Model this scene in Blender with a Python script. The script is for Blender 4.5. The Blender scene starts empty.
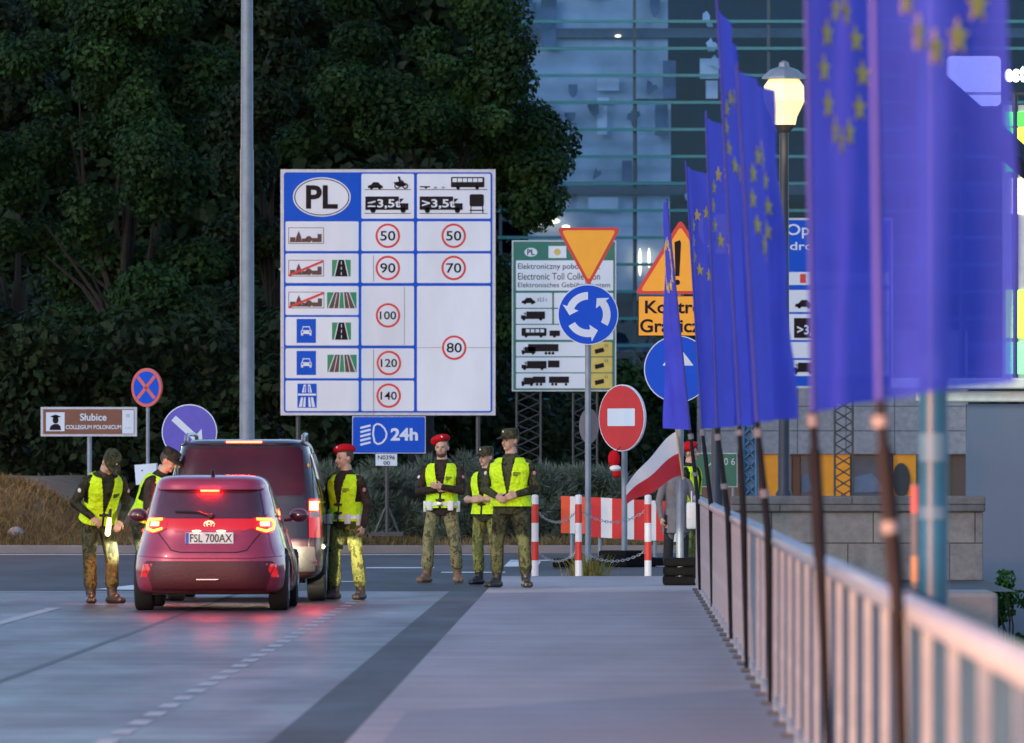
import bpy, bmesh, math, random
import numpy as np
from mathutils import Vector, Matrix, Euler, noise
from mathutils.geometry import tessellate_polygon
random.seed(7)
R = math.radians
SC = bpy.context.scene
COL = SC.collection
# eye and lens of the photograph: px/py are read off the picture, Y is the distance along the bridge
F, VX, VY, EZ = 9000.0, 612.0, 455.0, 1.65
def at(px, py, Y): return Vector(((px-VX)*Y/F, Y, EZ-(py-VY)*Y/F))
def gy(py, z=0.0): return F*(EZ-z)/(py-VY)          # distance at which ground of height z shows at row py

# ---------------------------------------------------------------- materials
MATS = {}
def nt_new(name):
    m = bpy.data.materials.new(name); m.use_nodes = True
    nt = m.node_tree; nt.nodes.clear()
    out = nt.nodes.new('ShaderNodeOutputMaterial'); b = nt.nodes.new('ShaderNodeBsdfPrincipled')
    nt.links.new(b.outputs[0], out.inputs[0])
    return m, nt, b, out
def coords(nt, space='Object', scale=(1,1,1)):
    tc = nt.nodes.new('ShaderNodeTexCoord'); mp = nt.nodes.new('ShaderNodeMapping')
    mp.inputs['Scale'].default_value = scale
    nt.links.new(tc.outputs[space], mp.inputs[0]); return mp.outputs[0]
def noise_n(nt, vec, scale, detail=4, rough=.6):
    n = nt.nodes.new('ShaderNodeTexNoise'); n.inputs['Scale'].default_value = scale
    n.inputs['Detail'].default_value = detail; n.inputs['Roughness'].default_value = rough
    nt.links.new(vec, n.inputs['Vector']); return n.outputs['Fac']
def ramp(nt, fac, stops, interp='LINEAR'):
    r = nt.nodes.new('ShaderNodeValToRGB'); r.color_ramp.interpolation = interp
    el = r.color_ramp.elements
    while len(el) < len(stops): el.new(.5)
    for e, (p, c) in zip(el, stops): e.position = p; e.color = (*c, 1) if len(c) == 3 else c
    nt.links.new(fac, r.inputs[0]); return r.outputs[0]
def mixc(nt, fac, a, b, mode='MIX'):
    m = nt.nodes.new('ShaderNodeMix'); m.data_type = 'RGBA'; m.blend_type = mode
    for s, v in ((m.inputs[0], fac), (m.inputs[6], a), (m.inputs[7], b)):
        if isinstance(v, (int, float)): s.default_value = v
        elif isinstance(v, tuple): s.default_value = (*v, 1)
        else: nt.links.new(v, s)
    return m.outputs[2]
def bump(nt, b, h, strength=.3, dist=.02):
    n = nt.nodes.new('ShaderNodeBump'); n.inputs['Strength'].default_value = strength; n.inputs['Distance'].default_value = dist
    nt.links.new(h, n.inputs['Height']); nt.links.new(n.outputs[0], b.inputs['Normal'])
def mat(name, col, rough=.6, metal=0., var=.12, vs=6., bmp=0., bs=40., spec=.5, coat=0., emit=None, es=0., scale=(1,1,1)):
    if name in MATS: return MATS[name]
    m, nt, b, out = nt_new(name)
    v = coords(nt, 'Object', scale)
    f = noise_n(nt, v, vs)
    dark = tuple(c*(1-var) for c in col); lite = tuple(min(1, c*(1+var)) for c in col)
    nt.links.new(ramp(nt, f, [(.3, dark), (.7, lite)]), b.inputs['Base Color'])
    b.inputs['Roughness'].default_value = rough; b.inputs['Metallic'].default_value = metal
    b.inputs['Specular IOR Level'].default_value = spec; b.inputs['Coat Weight'].default_value = coat
    if bmp: bump(nt, b, noise_n(nt, v, bs), bmp, .02 if bmp < .9 else .07)
    if emit: b.inputs['Emission Color'].default_value = (*emit, 1); b.inputs['Emission Strength'].default_value = es
    MATS[name] = m; return m
def camo(name, cols, scale=7., bmp=.5):
    if name in MATS: return MATS[name]
    m, nt, b, out = nt_new(name)
    v = coords(nt)
    base = ramp(nt, noise_n(nt, v, scale, 3, .55), [(0, cols[0]), (.42, cols[1]), (.52, cols[2]), (.6, cols[3])], 'CONSTANT')
    v2 = coords(nt, 'Object', (1.3, 1.3, .8))
    spot = ramp(nt, noise_n(nt, v2, scale*2.1, 2), [(0, (0,0,0)), (.62, (1,1,1))], 'CONSTANT')
    nt.links.new(mixc(nt, spot, base, cols[4]), b.inputs['Base Color'])
    b.inputs['Roughness'].default_value = .85; b.inputs['Specular IOR Level'].default_value = .2
    bump(nt, b, noise_n(nt, coords(nt, 'Object', (1,1,.45)), 16, 5, .6), bmp, .05)
    MATS[name] = m; return m
def leafmat(name, c0, c1, c2, transl=.3, scale=1.2):
    m, nt, b, out = nt_new(name)
    v = coords(nt)
    big = ramp(nt, noise_n(nt, v, scale, 3), [(.3, c0), (.55, c1), (.75, c2)])
    fine = ramp(nt, noise_n(nt, v, scale*9, 2), [(.3, (.55,.55,.55)), (.7, (1.35,1.35,1.35))])
    c = mixc(nt, 1.0, big, fine, 'MULTIPLY')
    nt.links.new(c, b.inputs['Base Color']); b.inputs['Roughness'].default_value = .6; b.inputs['Specular IOR Level'].default_value = .16
    t = nt.nodes.new('ShaderNodeBsdfTranslucent'); nt.links.new(c, t.inputs[0])
    mx = nt.nodes.new('ShaderNodeMixShader'); mx.inputs[0].default_value = transl
    nt.links.new(b.outputs[0], mx.inputs[1]); nt.links.new(t.outputs[0], mx.inputs[2]); nt.links.new(mx.outputs[0], out.inputs[0])
    return m
def glassmat(name, tint, rough=.03, gloss=.35, wave=0.):
    m, nt, b, out = nt_new(name); nt.nodes.remove(b)
    tr = nt.nodes.new('ShaderNodeBsdfTransparent'); tr.inputs[0].default_value = (*tint, 1)
    gl = nt.nodes.new('ShaderNodeBsdfGlossy'); gl.inputs['Roughness'].default_value = rough; gl.inputs[0].default_value = (.25,.5,1.,1)
    fr = nt.nodes.new('ShaderNodeFresnel'); fr.inputs[0].default_value = 1.5
    ad = nt.nodes.new('ShaderNodeMath'); ad.operation = 'ADD'; ad.use_clamp = True; ad.inputs[1].default_value = gloss
    nt.links.new(fr.outputs[0], ad.inputs[0])
    mx = nt.nodes.new('ShaderNodeMixShader')
    nt.links.new(ad.outputs[0], mx.inputs[0]); nt.links.new(tr.outputs[0], mx.inputs[1]); nt.links.new(gl.outputs[0], mx.inputs[2])
    nt.links.new(mx.outputs[0], out.inputs[0])
    if wave:
        bn = nt.nodes.new('ShaderNodeBump'); bn.inputs['Strength'].default_value = wave; bn.inputs['Distance'].default_value = .1
        nt.links.new(noise_n(nt, coords(nt), .8, 2), bn.inputs['Height']); nt.links.new(bn.outputs[0], gl.inputs['Normal'])
    return m
def emat(name, col, s):
    if name in MATS: return MATS[name]
    m, nt, b, out = nt_new(name)
    b.inputs['Base Color'].default_value = (*[min(.8, c) for c in col], 1)
    b.inputs['Roughness'].default_value = .35
    e = nt.nodes.new('ShaderNodeTexNoise'); e.inputs['Scale'].default_value = 14
    nt.links.new(coords(nt), e.inputs['Vector'])
    nt.links.new(ramp(nt, e.outputs['Fac'], [(.2, tuple(c*.8 for c in col)), (.8, col)]), b.inputs['Emission Color'])
    b.inputs['Emission Strength'].default_value = s
    MATS[name] = m; return m

# ---------------------------------------------------------------- mesh building
class MB:
    def __init__(s): s.v = []; s.f = []
    def add(s, vs, fs):
        o = len(s.v); s.v += [tuple(p) for p in vs]; s.f += [tuple(i+o for i in f) for f in fs]; return s
    def box(s, x0, x1, y0, y1, z0, z1, M=None, bev=0.):
        if bev > 0:
            bm = bmesh.new(); bmesh.ops.create_cube(bm, size=1)
            for v in bm.verts: v.co = Vector(((x0+x1)/2+v.co.x*(x1-x0), (y0+y1)/2+v.co.y*(y1-y0), (z0+z1)/2+v.co.z*(z1-z0)))
            bmesh.ops.bevel(bm, geom=bm.edges[:], offset=bev, segments=2, affect='EDGES', profile=.5)
            bm.verts.index_update()
            vs = [v.co.copy() for v in bm.verts]; fs = [[v.index for v in f.verts] for f in bm.faces]; bm.free()
        else:
            vs = [Vector(p) for p in ((x0,y0,z0),(x1,y0,z0),(x1,y1,z0),(x0,y1,z0),(x0,y0,z1),(x1,y0,z1),(x1,y1,z1),(x0,y1,z1))]
            fs = [(0,3,2,1),(4,5,6,7),(0,1,5,4),(1,2,6,5),(2,3,7,6),(3,0,4,7)]
        if M is not None: vs = [M @ v for v in vs]
        return s.add(vs, fs)
    def tube(s, pts, rs, n=12, cap=True, sx=1.):
        pts = [Vector(p) for p in pts]
        if isinstance(rs, (int, float)): rs = [rs]*len(pts)
        vs = []; fs = []; prev = None
        for i, p in enumerate(pts):
            t = (pts[min(i+1, len(pts)-1)]-pts[max(i-1, 0)]).normalized()
            if prev is None: a = Vector((1,0,0)) if abs(t.x) < .9 else Vector((0,1,0))
            else: a = prev
            a = (a-t*a.dot(t)).normalized(); b = t.cross(a); prev = a
            for k in range(n):
                w = 2*math.pi*k/n; vs.append(p+a*math.cos(w)*rs[i]*sx+b*math.sin(w)*rs[i])
        for i in range(len(pts)-1):
            for k in range(n):
                k2 = (k+1) % n; fs.append((i*n+k, i*n+k2, (i+1)*n+k2, (i+1)*n+k))
        if cap: fs.append(tuple(range(n-1, -1, -1))); fs.append(tuple((len(pts)-1)*n+k for k in range(n)))
        return s.add(vs, fs)
    def lathe(s, prof, c=(0,0,0), n=24, M=None):
        vs = []; fs = []
        for r, z in prof:
            for k in range(n):
                w = 2*math.pi*k/n; vs.append(Vector((c[0]+r*math.cos(w), c[1]+r*math.sin(w), c[2]+z)))
        for i in range(len(prof)-1):
            for k in range(n):
                k2 = (k+1) % n; fs.append((i*n+k, i*n+k2, (i+1)*n+k2, (i+1)*n+k))
        fs.append(tuple(range(n-1, -1, -1))); fs.append(tuple((len(prof)-1)*n+k for k in range(n)))
        if M is not None: vs = [M @ v for v in vs]
        return s.add(vs, fs)
    def prism(s, pts, y0, y1):
        """2-D outline in (x, z), front at y0 (towards the viewer), back at y1"""
        n = len(pts)
        tri = tessellate_polygon([[Vector((p[0], p[1], 0)) for p in pts]])
        vs = [(p[0], y0, p[1]) for p in pts]+[(p[0], y1, p[1]) for p in pts]
        fs = [tuple(t) for t in tri]+[tuple(n+i for i in reversed(t)) for t in tri]
        fs += [(i, (i+1) % n, n+(i+1) % n, n+i) for i in range(n)]
        return s.add(vs, fs)
    def ell(s, c, r, nu=20, nv=12, M=None):
        vs = []; fs = []
        for i in range(nv+1):
            t = math.pi*i/nv
            for k in range(nu):
                w = 2*math.pi*k/nu
                vs.append(Vector((c[0]+r[0]*math.sin(t)*math.cos(w), c[1]+r[1]*math.sin(t)*math.sin(w), c[2]+r[2]*math.cos(t))))
        for i in range(nv):
            for k in range(nu):
                k2 = (k+1) % nu; fs.append((i*nu+k, (i+1)*nu+k, (i+1)*nu+k2, i*nu+k2))
        if M is not None: vs = [M @ v for v in vs]
        return s.add(vs, fs)
    def grid(s, rows):
        o = []; n = len(rows[0]); fs = []
        for r in rows: o += r
        for i in range(len(rows)-1):
            for k in range(n-1): fs.append((i*n+k, i*n+k+1, (i+1)*n+k+1, (i+1)*n+k))
        return s.add(o, fs)
    def mesh(s, name, clean=True):
        me = bpy.data.meshes.new(name); me.from_pydata(s.v, [], s.f)
        if clean:
            bm = bmesh.new(); bm.from_mesh(me)
            bmesh.ops.remove_doubles(bm, verts=bm.verts, dist=1e-5)
            bmesh.ops.recalc_face_normals(bm, faces=bm.faces)
            bm.to_mesh(me); bm.free()
        return me
    def build(s, name, m, parent=None, smooth=False, clean=True, label=None):
        me = s.mesh(name, clean)
        return link(name, me, m, parent, smooth, label)
def link(name, me, m, parent=None, smooth=False, label=None):
    o = bpy.data.objects.new(name, me); COL.objects.link(o)
    if m is not None: me.materials.append(m)
    if smooth:
        for p in me.polygons: p.use_smooth = True
        try: me.set_sharp_from_angle(angle=R(40))
        except Exception: pass
    if parent is not None: put(o, parent)
    if label: o['label'] = label
    return o
def put(o, parent):
    o.parent = parent
    M = Matrix.Identity(4); p = parent
    chain = []
    while p is not None: chain.append(p); p = p.parent
    for p in reversed(chain): M = M @ (p.matrix_parent_inverse @ p.matrix_basis)
    o.matrix_parent_inverse = M.inverted()
def thing(name, label, cat, loc=(0,0,0), group=None):
    o = bpy.data.objects.new(name, None); COL.objects.link(o); o.location = loc; o.empty_display_size = .2
    return tag(o, label, cat, group)
def tag(o, label, cat, group=None):
    o['label'] = label; o['category'] = cat
    if group: o['group'] = group
    return o
def structure(o): o['kind'] = 'structure'; return o
def copy_tree(o, parent=None):
    c = o.copy(); COL.objects.link(c)
    if parent is not None: c.parent = parent
    for ch in list(o.children): copy_tree(ch, c)
    return c
def modded(me, mods):
    """mesh after modifiers, without bpy.ops"""
    o = bpy.data.objects.new('tmp', me); COL.objects.link(o)
    for kind, props in mods:
        md = o.modifiers.new('m', kind)
        for k, v in props.items(): setattr(md, k, v)
    dg = bpy.context.evaluated_depsgraph_get(); dg.update()
    r = bpy.data.meshes.new_from_object(o.evaluated_get(dg))
    bpy.data.objects.remove(o); return r
TEXTS = {}
def text_geo(body, bold=0.):
    k = (body, bold)
    if k in TEXTS: return TEXTS[k]
    c = bpy.data.curves.new('t', 'FONT'); c.body = body; c.size = 1; c.offset = bold; c.resolution_u = 4
    o = bpy.data.objects.new('t', c); COL.objects.link(o)
    dg = bpy.context.evaluated_depsgraph_get(); dg.update()
    me = bpy.data.meshes.new_from_object(o.evaluated_get(dg))
    vs = [v.co.copy() for v in me.vertices]; fs = [tuple(p.vertices) for p in me.polygons]
    bpy.data.objects.remove(o); bpy.data.meshes.remove(me)
    TEXTS[k] = (vs, fs); return vs, fs

# ---------------------------------------------------------------- flat sign graphics, drawn in picture pixels at distance Y
class Sign:
    def __init__(s, Y): s.Y = Y; s.k = Y/F; s.parts = {}; s.order = []
    def P(s, x, y): return ((x-VX)*s.k, EZ-(y-VY)*s.k)
    def bucket(s, part, m):
        if part not in s.parts: s.parts[part] = (MB(), m); s.order.append(part)
        return s.parts[part][0]
    def yy(s, lay): return s.Y-.004*lay, s.Y-.004*(lay-1)+.0005 if lay else s.Y+.04
    def poly(s, part, m, pts, lay): s.bucket(part, m).prism([s.P(*p) for p in pts], *s.yy(lay)); return s
    def rect(s, part, m, x0, y0, x1, y1, lay, r=0.):
        if r <= 0: pts = [(x0,y0),(x1,y0),(x1,y1),(x0,y1)]
        else:
            pts = []
            for cx, cy, a in ((x1-r,y0+r,-90),(x1-r,y1-r,0),(x0+r,y1-r,90),(x0+r,y0+r,180)):
                for k in range(5): w = R(a+k*22.5); pts.append((cx+r*math.cos(w), cy+r*math.sin(w)))
        return s.poly(part, m, pts, lay)
    def disc(s, part, m, cx, cy, rx, lay, ry=None, n=40):
        ry = ry or rx
        return s.poly(part, m, [(cx+rx*math.cos(2*math.pi*k/n), cy+ry*math.sin(2*math.pi*k/n)) for k in range(n)], lay)
    def line(s, part, m, x0, y0, x1, y1, w, lay):
        d = Vector((x1-x0, y1-y0)); d.normalize(); n = Vector((-d.y, d.x))*w/2
        return s.poly(part, m, [(x0+n.x,y0+n.y),(x1+n.x,y1+n.y),(x1-n.x,y1-n.y),(x0-n.x,y0-n.y)], lay)
    def ring(s, part, m, cx, cy, r0, r1, lay, ry0=None, ry1=None, n=40):
        ry0 = ry0 or r0; ry1 = ry1 or r1
        for k in range(n):
            a, b = 2*math.pi*k/n, 2*math.pi*(k+1)/n
            s.poly(part, m, [(cx+r0*math.cos(a),cy+ry0*math.sin(a)),(cx+r1*math.cos(a),cy+ry1*math.sin(a)),(cx+r1*math.cos(b),cy+ry1*math.sin(b)),(cx+r0*math.cos(b),cy+ry0*math.sin(b))], lay)
        return s
    def text(s, part, m, body, x0, y0, x1, y1, lay, bold=.0, keep=False):
        """lettering fitted to the box; keep: height decides, left aligned"""
        vs, fs = text_geo(body, bold)
        ax, bx = min(v.x for v in vs), max(v.x for v in vs); ay, by = min(v.y for v in vs), max(v.y for v in vs)
        sy = (y1-y0)/(by-ay); sx = sy if keep else (x1-x0)/(bx-ax)
        y = s.yy(lay)[0]; out = []
        for v in vs:
            X, Z = s.P(x0+(v.x-ax)*sx, y1-(v.y-ay)*sy); out.append((X, y, Z))
        s.bucket(part, m).add(out, fs); return s
    def build(s, parent, rename=None):
        d = {}
        for k in s.order:
            b, m = s.parts[k]; n = k.split('#')[0]
            d[k] = b.build(n, m, parent)
        return d
# ---------------------------------------------------------------- people
SKIN = mat('skin', (.50,.30,.21), .5, var=.08, vs=20)
HAIRM = mat('hair_brown', (.06,.04,.03), .7, var=.3, vs=60)
VEST = mat('hi_vis_fabric', (.62,1.,.015), .6, var=.10, vs=7, bmp=1., bs=11, spec=.2)
VESTTRIM = mat('vest_trim', (.35,.62,.02), .6)
PRINT = mat('dark_print', (.03,.05,.03), .7)
BLACK = mat('black_nylon', (.015,.015,.017), .6)
BOOTB = mat('black_boot', (.02,.018,.017), .4, bmp=.2)
BOOTT = mat('brown_boot', (.20,.11,.055), .55, bmp=.2)
REDBERET = mat('red_wool', (.50,.012,.02), .95, bmp=.5, bs=60, spec=.08)
WHITEBELT = mat('white_leather', (.72,.70,.66), .45)
CAMO_D = camo('dark_camouflage', ((.012,.014,.009),(.035,.04,.022),(.022,.026,.015),(.055,.05,.03),(.012,.011,.009)))
CAMO_Y = camo('headlit_olive_camouflage', ((.06,.07,.018),(.20,.20,.055),(.13,.14,.04),(.26,.25,.075),(.06,.055,.02)), 8)  # lighter pattern, with headlight yellow mixed into its colours
CAMO_T = camo('tan_green_camouflage', ((.10,.09,.045),(.26,.22,.11),(.17,.16,.07),(.30,.25,.13),(.09,.065,.03)), 8)
CAMO_G = camo('green_camouflage', ((.018,.02,.012),(.06,.065,.03),(.035,.04,.02),(.085,.08,.04),(.02,.016,.01)), 7)
JACKB = camo('brown_dark_jacket', ((.02,.014,.011),(.04,.028,.022),(.03,.02,.016),(.05,.035,.027),(.016,.012,.011)), 7)
COAT = mat('grey_coat_wool', (.17,.155,.16), .9, var=.15, vs=12, bmp=.4, bs=18)
BLACKCLOTH = mat('black_cloth', (.015,.014,.016), .85, bmp=.3, bs=20)
WHITEP = mat('white_paint', (.75,.76,.78), .5, var=.04)
REDP = mat('red_paint', (.62,.02,.02), .5, var=.06)
EYEM = mat('dark_eye', (.02,.015,.012), .2)
LIPM = mat('lip', (.30,.12,.10), .5)

SEC = [(.84,.168,.120),(.92,.180,.128),(1.0,.172,.122),(1.08,.164,.118),(1.2,.176,.128),(1.32,.195,.136),(1.40,.192,.122),(1.45,.165,.104),(1.49,.115,.084),(1.53,.066,.064),(1.60,.058,.060)]
def sec(z):
    if z <= SEC[0][0]: return SEC[0][1:]
    for (a, x0, y0), (b, x1, y1) in zip(SEC, SEC[1:]):
        if z <= b: t = (z-a)/(b-a); t = t*t*(3-2*t); return x0+(x1-x0)*t, y0+(y1-y0)*t
    return SEC[-1][1:]
def ringpt(z, w, infl=0., fat=1.):
    hx, hy = sec(z); c, s_ = math.cos(w), math.sin(w)
    e = .86
    return Vector(((hx*fat+infl)*math.copysign(abs(c)**e, c), (hy*fat+infl)*math.copysign(abs(s_)**e, s_), z))

def person(label, loc, rz, H=1.8, lean=0., twist=0., yaw=0., pitch=0., arms=None, feet=None, mats=None, hem=.80, bootz=.14,
           vest=True, hat=None, fat=1., belt=None, sleeve=True, group=None, hips=(0,0), coat_hem=None, hair=True, beard=False, patch=True):
    """arms: {'r': (elbow, wrist, palm_normal, curl), 'l': ...} in upper-body space; feet: {'r': (x, y, toe_turn), ...}; -Y is forward, 'r' sits at -x"""
    m = dict(jacket=CAMO_D, trousers=CAMO_Y, boots=BOOTB, sleeve=None); m.update(mats or {})
    k = H/1.8
    U = Matrix.Translation((hips[0], hips[1], .93)) @ Matrix.Rotation(R(twist), 4, 'Z') @ Matrix.Rotation(R(lean), 4, 'X') @ Matrix.Translation((0,0,-.93))
    HM = U @ Matrix.Translation((0,-.005,1.56)) @ Matrix.Rotation(R(yaw), 4, 'Z') @ Matrix.Rotation(R(pitch), 4, 'X') @ Matrix.Translation((0,.005,-1.56))
    b = MB(); prim = []      # prim: (a, b, ra, rb, material index): 0 jacket 1 trousers 2 boots 3 skin 4 forearm
    def cap(p, q, r0, r1, mi, M=None, n=12):
        p, q = Vector(p), Vector(q)
        if M is not None: p, q = M @ p, M @ q
        d = (q-p).normalized(); pts = []; rs = []
        for t in (1., .87, .5, .0): pts.append(p-d*r0*t); rs.append(max(1e-4, r0*math.sqrt(max(0, 1-t*t))))
        for t in (.0, .5, .87, 1.): pts.append(q+d*r1*t); rs.append(max(1e-4, r1*math.sqrt(max(0, 1-t*t))))
        b.tube(pts, rs, n); prim.append((p, q, r0, r1, mi))
    # torso
    rows = []; zs = [.84+.02*i for i in range(39)]
    vs = []; fs = []; n = 28
    for z in zs:
        for j in range(n): vs.append(U @ ringpt(z, 2*math.pi*j/n, 0, fat if z < 1.42 else 1.))
    for i in range(len(zs)-1):
        for j in range(n): j2 = (j+1) % n; fs.append((i*n+j, i*n+j2, (i+1)*n+j2, (i+1)*n+j))
    fs.append(tuple(range(n-1, -1, -1))); fs.append(tuple((len(zs)-1)*n+j for j in range(n)))
    b.add(vs, fs)
    for sx in (-.07, .07): prim.append((U @ Vector((sx,0,hem+.13)), U @ Vector((sx,0,1.4)), .12, .12, 0))
    prim.append((U @ Vector((0,0,1.44)), U @ Vector((0,.01,1.49)), .085, .072, 0))
    prim.append((U @ Vector((0,0,1.56)), U @ Vector((0,0,1.6)), .055, .055, 3))
    for s in (-1, 1): cap((.15*s,0,1.425), (.205*s,.0,1.40), .062, .066, 0, U)
    # head
    b.ell((0,0,1.705), (.077,.098,.105), M=HM); prim.append((HM @ Vector((0,-.01,1.66)), HM @ Vector((0,.0,1.72)), .08, .085, 3))
    b.ell((0,-.032,1.635), (.060,.070,.068), M=HM)
    cap((0,-.085,1.592), (0,-.075,1.60), .022, .03, 3, HM)
    cap((0,-.098,1.692), (0,-.117,1.655), .011, .017, 3, HM)
    cap((-.042,-.078,1.715), (.042,-.078,1.715), .016, .016, 3, HM)
    for s in (-1, 1):
        b.ell((.079*s,.008,1.672), (.012,.022,.034), M=HM); cap((.04*s,-.07,1.65), (.035*s,-.06,1.62), .022, .022, 3, HM)
    # legs
    feet = feet or {'r': (-.13, 0, -12), 'l': (.13, 0, 12)}
    hj = {}
    for key, s in (('r', -1), ('l', 1)):
        fx, fy, turn = feet[key][:3]; kb = feet[key][3] if len(feet[key]) > 3 else .03
        hip = Vector((.095*s+hips[0], hips[1], .90)); ank = Vector((fx, fy+.03, .095))
        td = Matrix.Rotation(R(turn), 3, 'Z') @ Vector((0,-1,0))
        knee = (hip+ank)/2+Vector((s*.012, 0, .03))+td*kb
        cap(hip, knee, .100*fat, .078, 1); cap(knee, (knee*.3+ank*.7), .077, .078, 1)
        bz = ank.lerp(knee, (bootz-.0)/.5)
        cap(knee*.3+ank*.7, bz, .078, .072, 1); cap(bz, ank, .062, .055, 2)
        heel = Vector((ank.x, ank.y, .045))-td*.03; toe = heel+td*.19; toe.z = .04
        side = Vector((td.y, -td.x, 0))
        for q in (-.018, .018): cap(heel+side*q, toe+side*q*1.2, .043, .036, 2)
        cap(Vector((ank.x,ank.y,.07)), heel+td*.11+Vector((0,0,.035)), .052, .04, 2)
        hj[key] = (hip, knee, ank)
    if coat_hem:
        b.lathe([(.16,coat_hem),(.215,coat_hem+.005),(.205,coat_hem+.2),(.19,.95),(.17,1.05)], n=24)
        for a in range(6): prim.append((Vector((.11*math.cos(a),.11*math.sin(a),coat_hem)), Vector((.09*math.cos(a),.09*math.sin(a),1.05)), .1, .1, 0))
    # arms and hands
    arms = arms or {}
    for key, s in (('r', -1), ('l', 1)):
        e, w, pn, curl = arms.get(key, ((.275*s,.03,1.13), (.27*s,-.04,.875), (-s,0,0), 35))
        sh = U @ Vector((.205*s,0,1.40)); e = U @ Vector(e); w = U @ Vector(w)
        # keep human lengths
        e = sh+(e-sh).normalized()*.29; d = (w-e).normalized(); w = e+d*.25
        cap(sh, e, .066, .054, 0); cap(e, e+d*.2, .053, .043, 4); cap(e+d*.2, w, .042 if sleeve else .03, .04 if sleeve else .027, 4)
        pn = (U.to_3x3() @ Vector(pn)); pn = (pn-d*pn.dot(d)).normalized(); sd = d.cross(pn)
        cap(w-d*.02, w+d*.03, .026, .026, 3)
        for q in (-1.5, -.5, .5, 1.5): cap(w+sd*q*.014+d*.015, w+d*.09+sd*q*.020, .016, .0135, 3, n=8)
        for q, L in ((-1.5,.060), (-.5,.078), (.5,.074), (1.5,.056)):
            a = R(curl); p0 = w+d*.095+sd*q*.0215; d1 = d*math.cos(a)+pn*math.sin(a); d2 = d*math.cos(2*a)+pn*math.sin(2*a)
            p1 = p0+d1*L*.55; p2 = p1+d2*L*.5
            cap(p0, p1, .0095, .009, 3, n=8); cap(p1, p2, .009, .0075, 3, n=8)
        ts = sd*(1 if (sd.dot(Vector((0,-1,.3))) > 0) else -1)
        t0 = w+d*.03+ts*.028; t1 = t0+(d*.65+ts*.6+pn*.45).normalized()*.042; t2 = t1+(d*.9+pn*.4+ts*.1).normalized()*.032
        cap(t0, t1, .013, .011, 3, n=8); cap(t1, t2, .0105, .008, 3, n=8)
    me = modded(b.mesh('raw', False), [('REMESH', dict(mode='VOXEL', voxel_size=.0085)), ('SMOOTH', dict(factor=.5, iterations=3))])
    n = len(me.polygons); c = np.empty(n*3); me.polygons.foreach_get('center', c); c = c.reshape(-1, 3)
    best = np.full(n, 9e9); idx = np.zeros(n, int)
    for p, q, r0, r1, mi in prim:
        p_, q_ = np.array(p), np.array(q); d = q_-p_; t = np.clip(((c-p_)@d)/max(1e-9, d@d), 0, 1)
        dist = np.linalg.norm(c-(p_+t[:, None]*d), axis=1)-(r0+(r1-r0)*t)
        k2 = dist < best; best[k2] = dist[k2]; idx[k2] = mi
    me.materials.clear()
    for q in (m['jacket'], m['trousers'], m['boots'], SKIN, (m['sleeve'] or m['jacket'])): me.materials.append(q)
    me.polygons.foreach_set('material_index', idx.astype(np.int32)); me.polygons.foreach_set('use_smooth', [True]*n)
    root = thing('person', label, 'person', (0,0,0), group)
    body = link('body', me, None, root)
    def part(mb, name, mt, smooth=True, parent=None, label=None): return mb.build(name, mt, parent or root, smooth, True, label)
    # face
    for s in (-1, 1):
        part(MB().ell((.031*s,-.090,1.690), (.013,.008,.008), 12, 8, HM), 'eye', EYEM)
    part(MB().box(-.024,.024,-.106,-.094,1.617,1.625, HM, .003), 'mouth', LIPM)
    if hair:
        h = MB(); rows = []
        for i in range(15):
            t = math.pi*.70*i/14+.02; r = []
            for j in range(33):
                w = 2*math.pi*j/32
                r.append(HM @ Vector((.083*math.sin(t)*math.cos(w), .006+.102*math.sin(t)*math.sin(w), 1.708+.110*math.cos(t))))
            rows.append(r)
        h.grid(rows)
        fr = (HM.to_3x3() @ Vector((0,-1,0)))
        keep = []
        inv = HM.inverted()
        for f in h.f:
            cc = inv @ (sum((Vector(h.v[i]) for i in f), Vector())/len(f))
            if cc.z > 1.755 or (cc.y > -.01 and cc.z > 1.69) or cc.y > .035: keep.append(f)
        h.f = keep; part(h, 'hair', HAIRM)
    if beard:
        h = MB(); h.ell((0,-.034,1.620), (.067,.088,.068), 24, 18, HM)
        inv = HM.inverted(); h.f = [f for f in h.f if (inv @ Vector(h.v[f[0]])).z < 1.618 or (abs((inv @ Vector(h.v[f[0]])).x) > .052 and (inv @ Vector(h.v[f[0]])).z < 1.67)]
        part(h, 'beard', mat('beard_brown', (.13,.075,.05), .8, var=.3, vs=80))
    if hat == 'beret':
        T = HM @ Matrix.Translation((-.004,.010,1.765)) @ Matrix.Rotation(R(-15), 4, 'Y') @ Matrix.Rotation(R(-8), 4, 'X')
        h = part(MB().ell((-.012,.0,.022), (.124,.134,.062), 28, 14, T).ell((-.045,0,.012), (.092,.11,.06), 24, 12, T), 'beret', REDBERET)
        part(MB().lathe([(.080,-.020),(.087,-.018),(.088,-.006),(.08,-.004)], M=T @ Matrix.Diagonal((1,1.18,1,1))), 'band', BLACK, parent=h)
        part(MB().ell((.035,-.117,.028), (.014,.006,.016), 10, 8, T), 'badge', WHITEBELT, parent=h)
    if hat in ('cap', 'cap_brown'):
        cm = CAMO_G if hat == 'cap' else JACKB
        T = HM @ Matrix.Translation((0,.0,1.735))
        h = part(MB().lathe([(.083,0),(.091,.002),(.093,.04),(.091,.066),(.082,.080),(.03,.088)], n=28, M=T @ Matrix.Diagonal((1,1.18,1,1))), 'cap', cm)
        rows = []
        for i in range(7):
            r = []
            for j in range(15):
                w = math.pi+math.pi*j/14; q = i/6
                r.append(T @ Vector((.090*math.cos(w), (.100+.0)*math.sin(w)-.100*q*(abs(math.sin(w))**.6), .010-.028*q-.015*abs(math.cos(w))**2*q)))
            rows.append(r)
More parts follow.
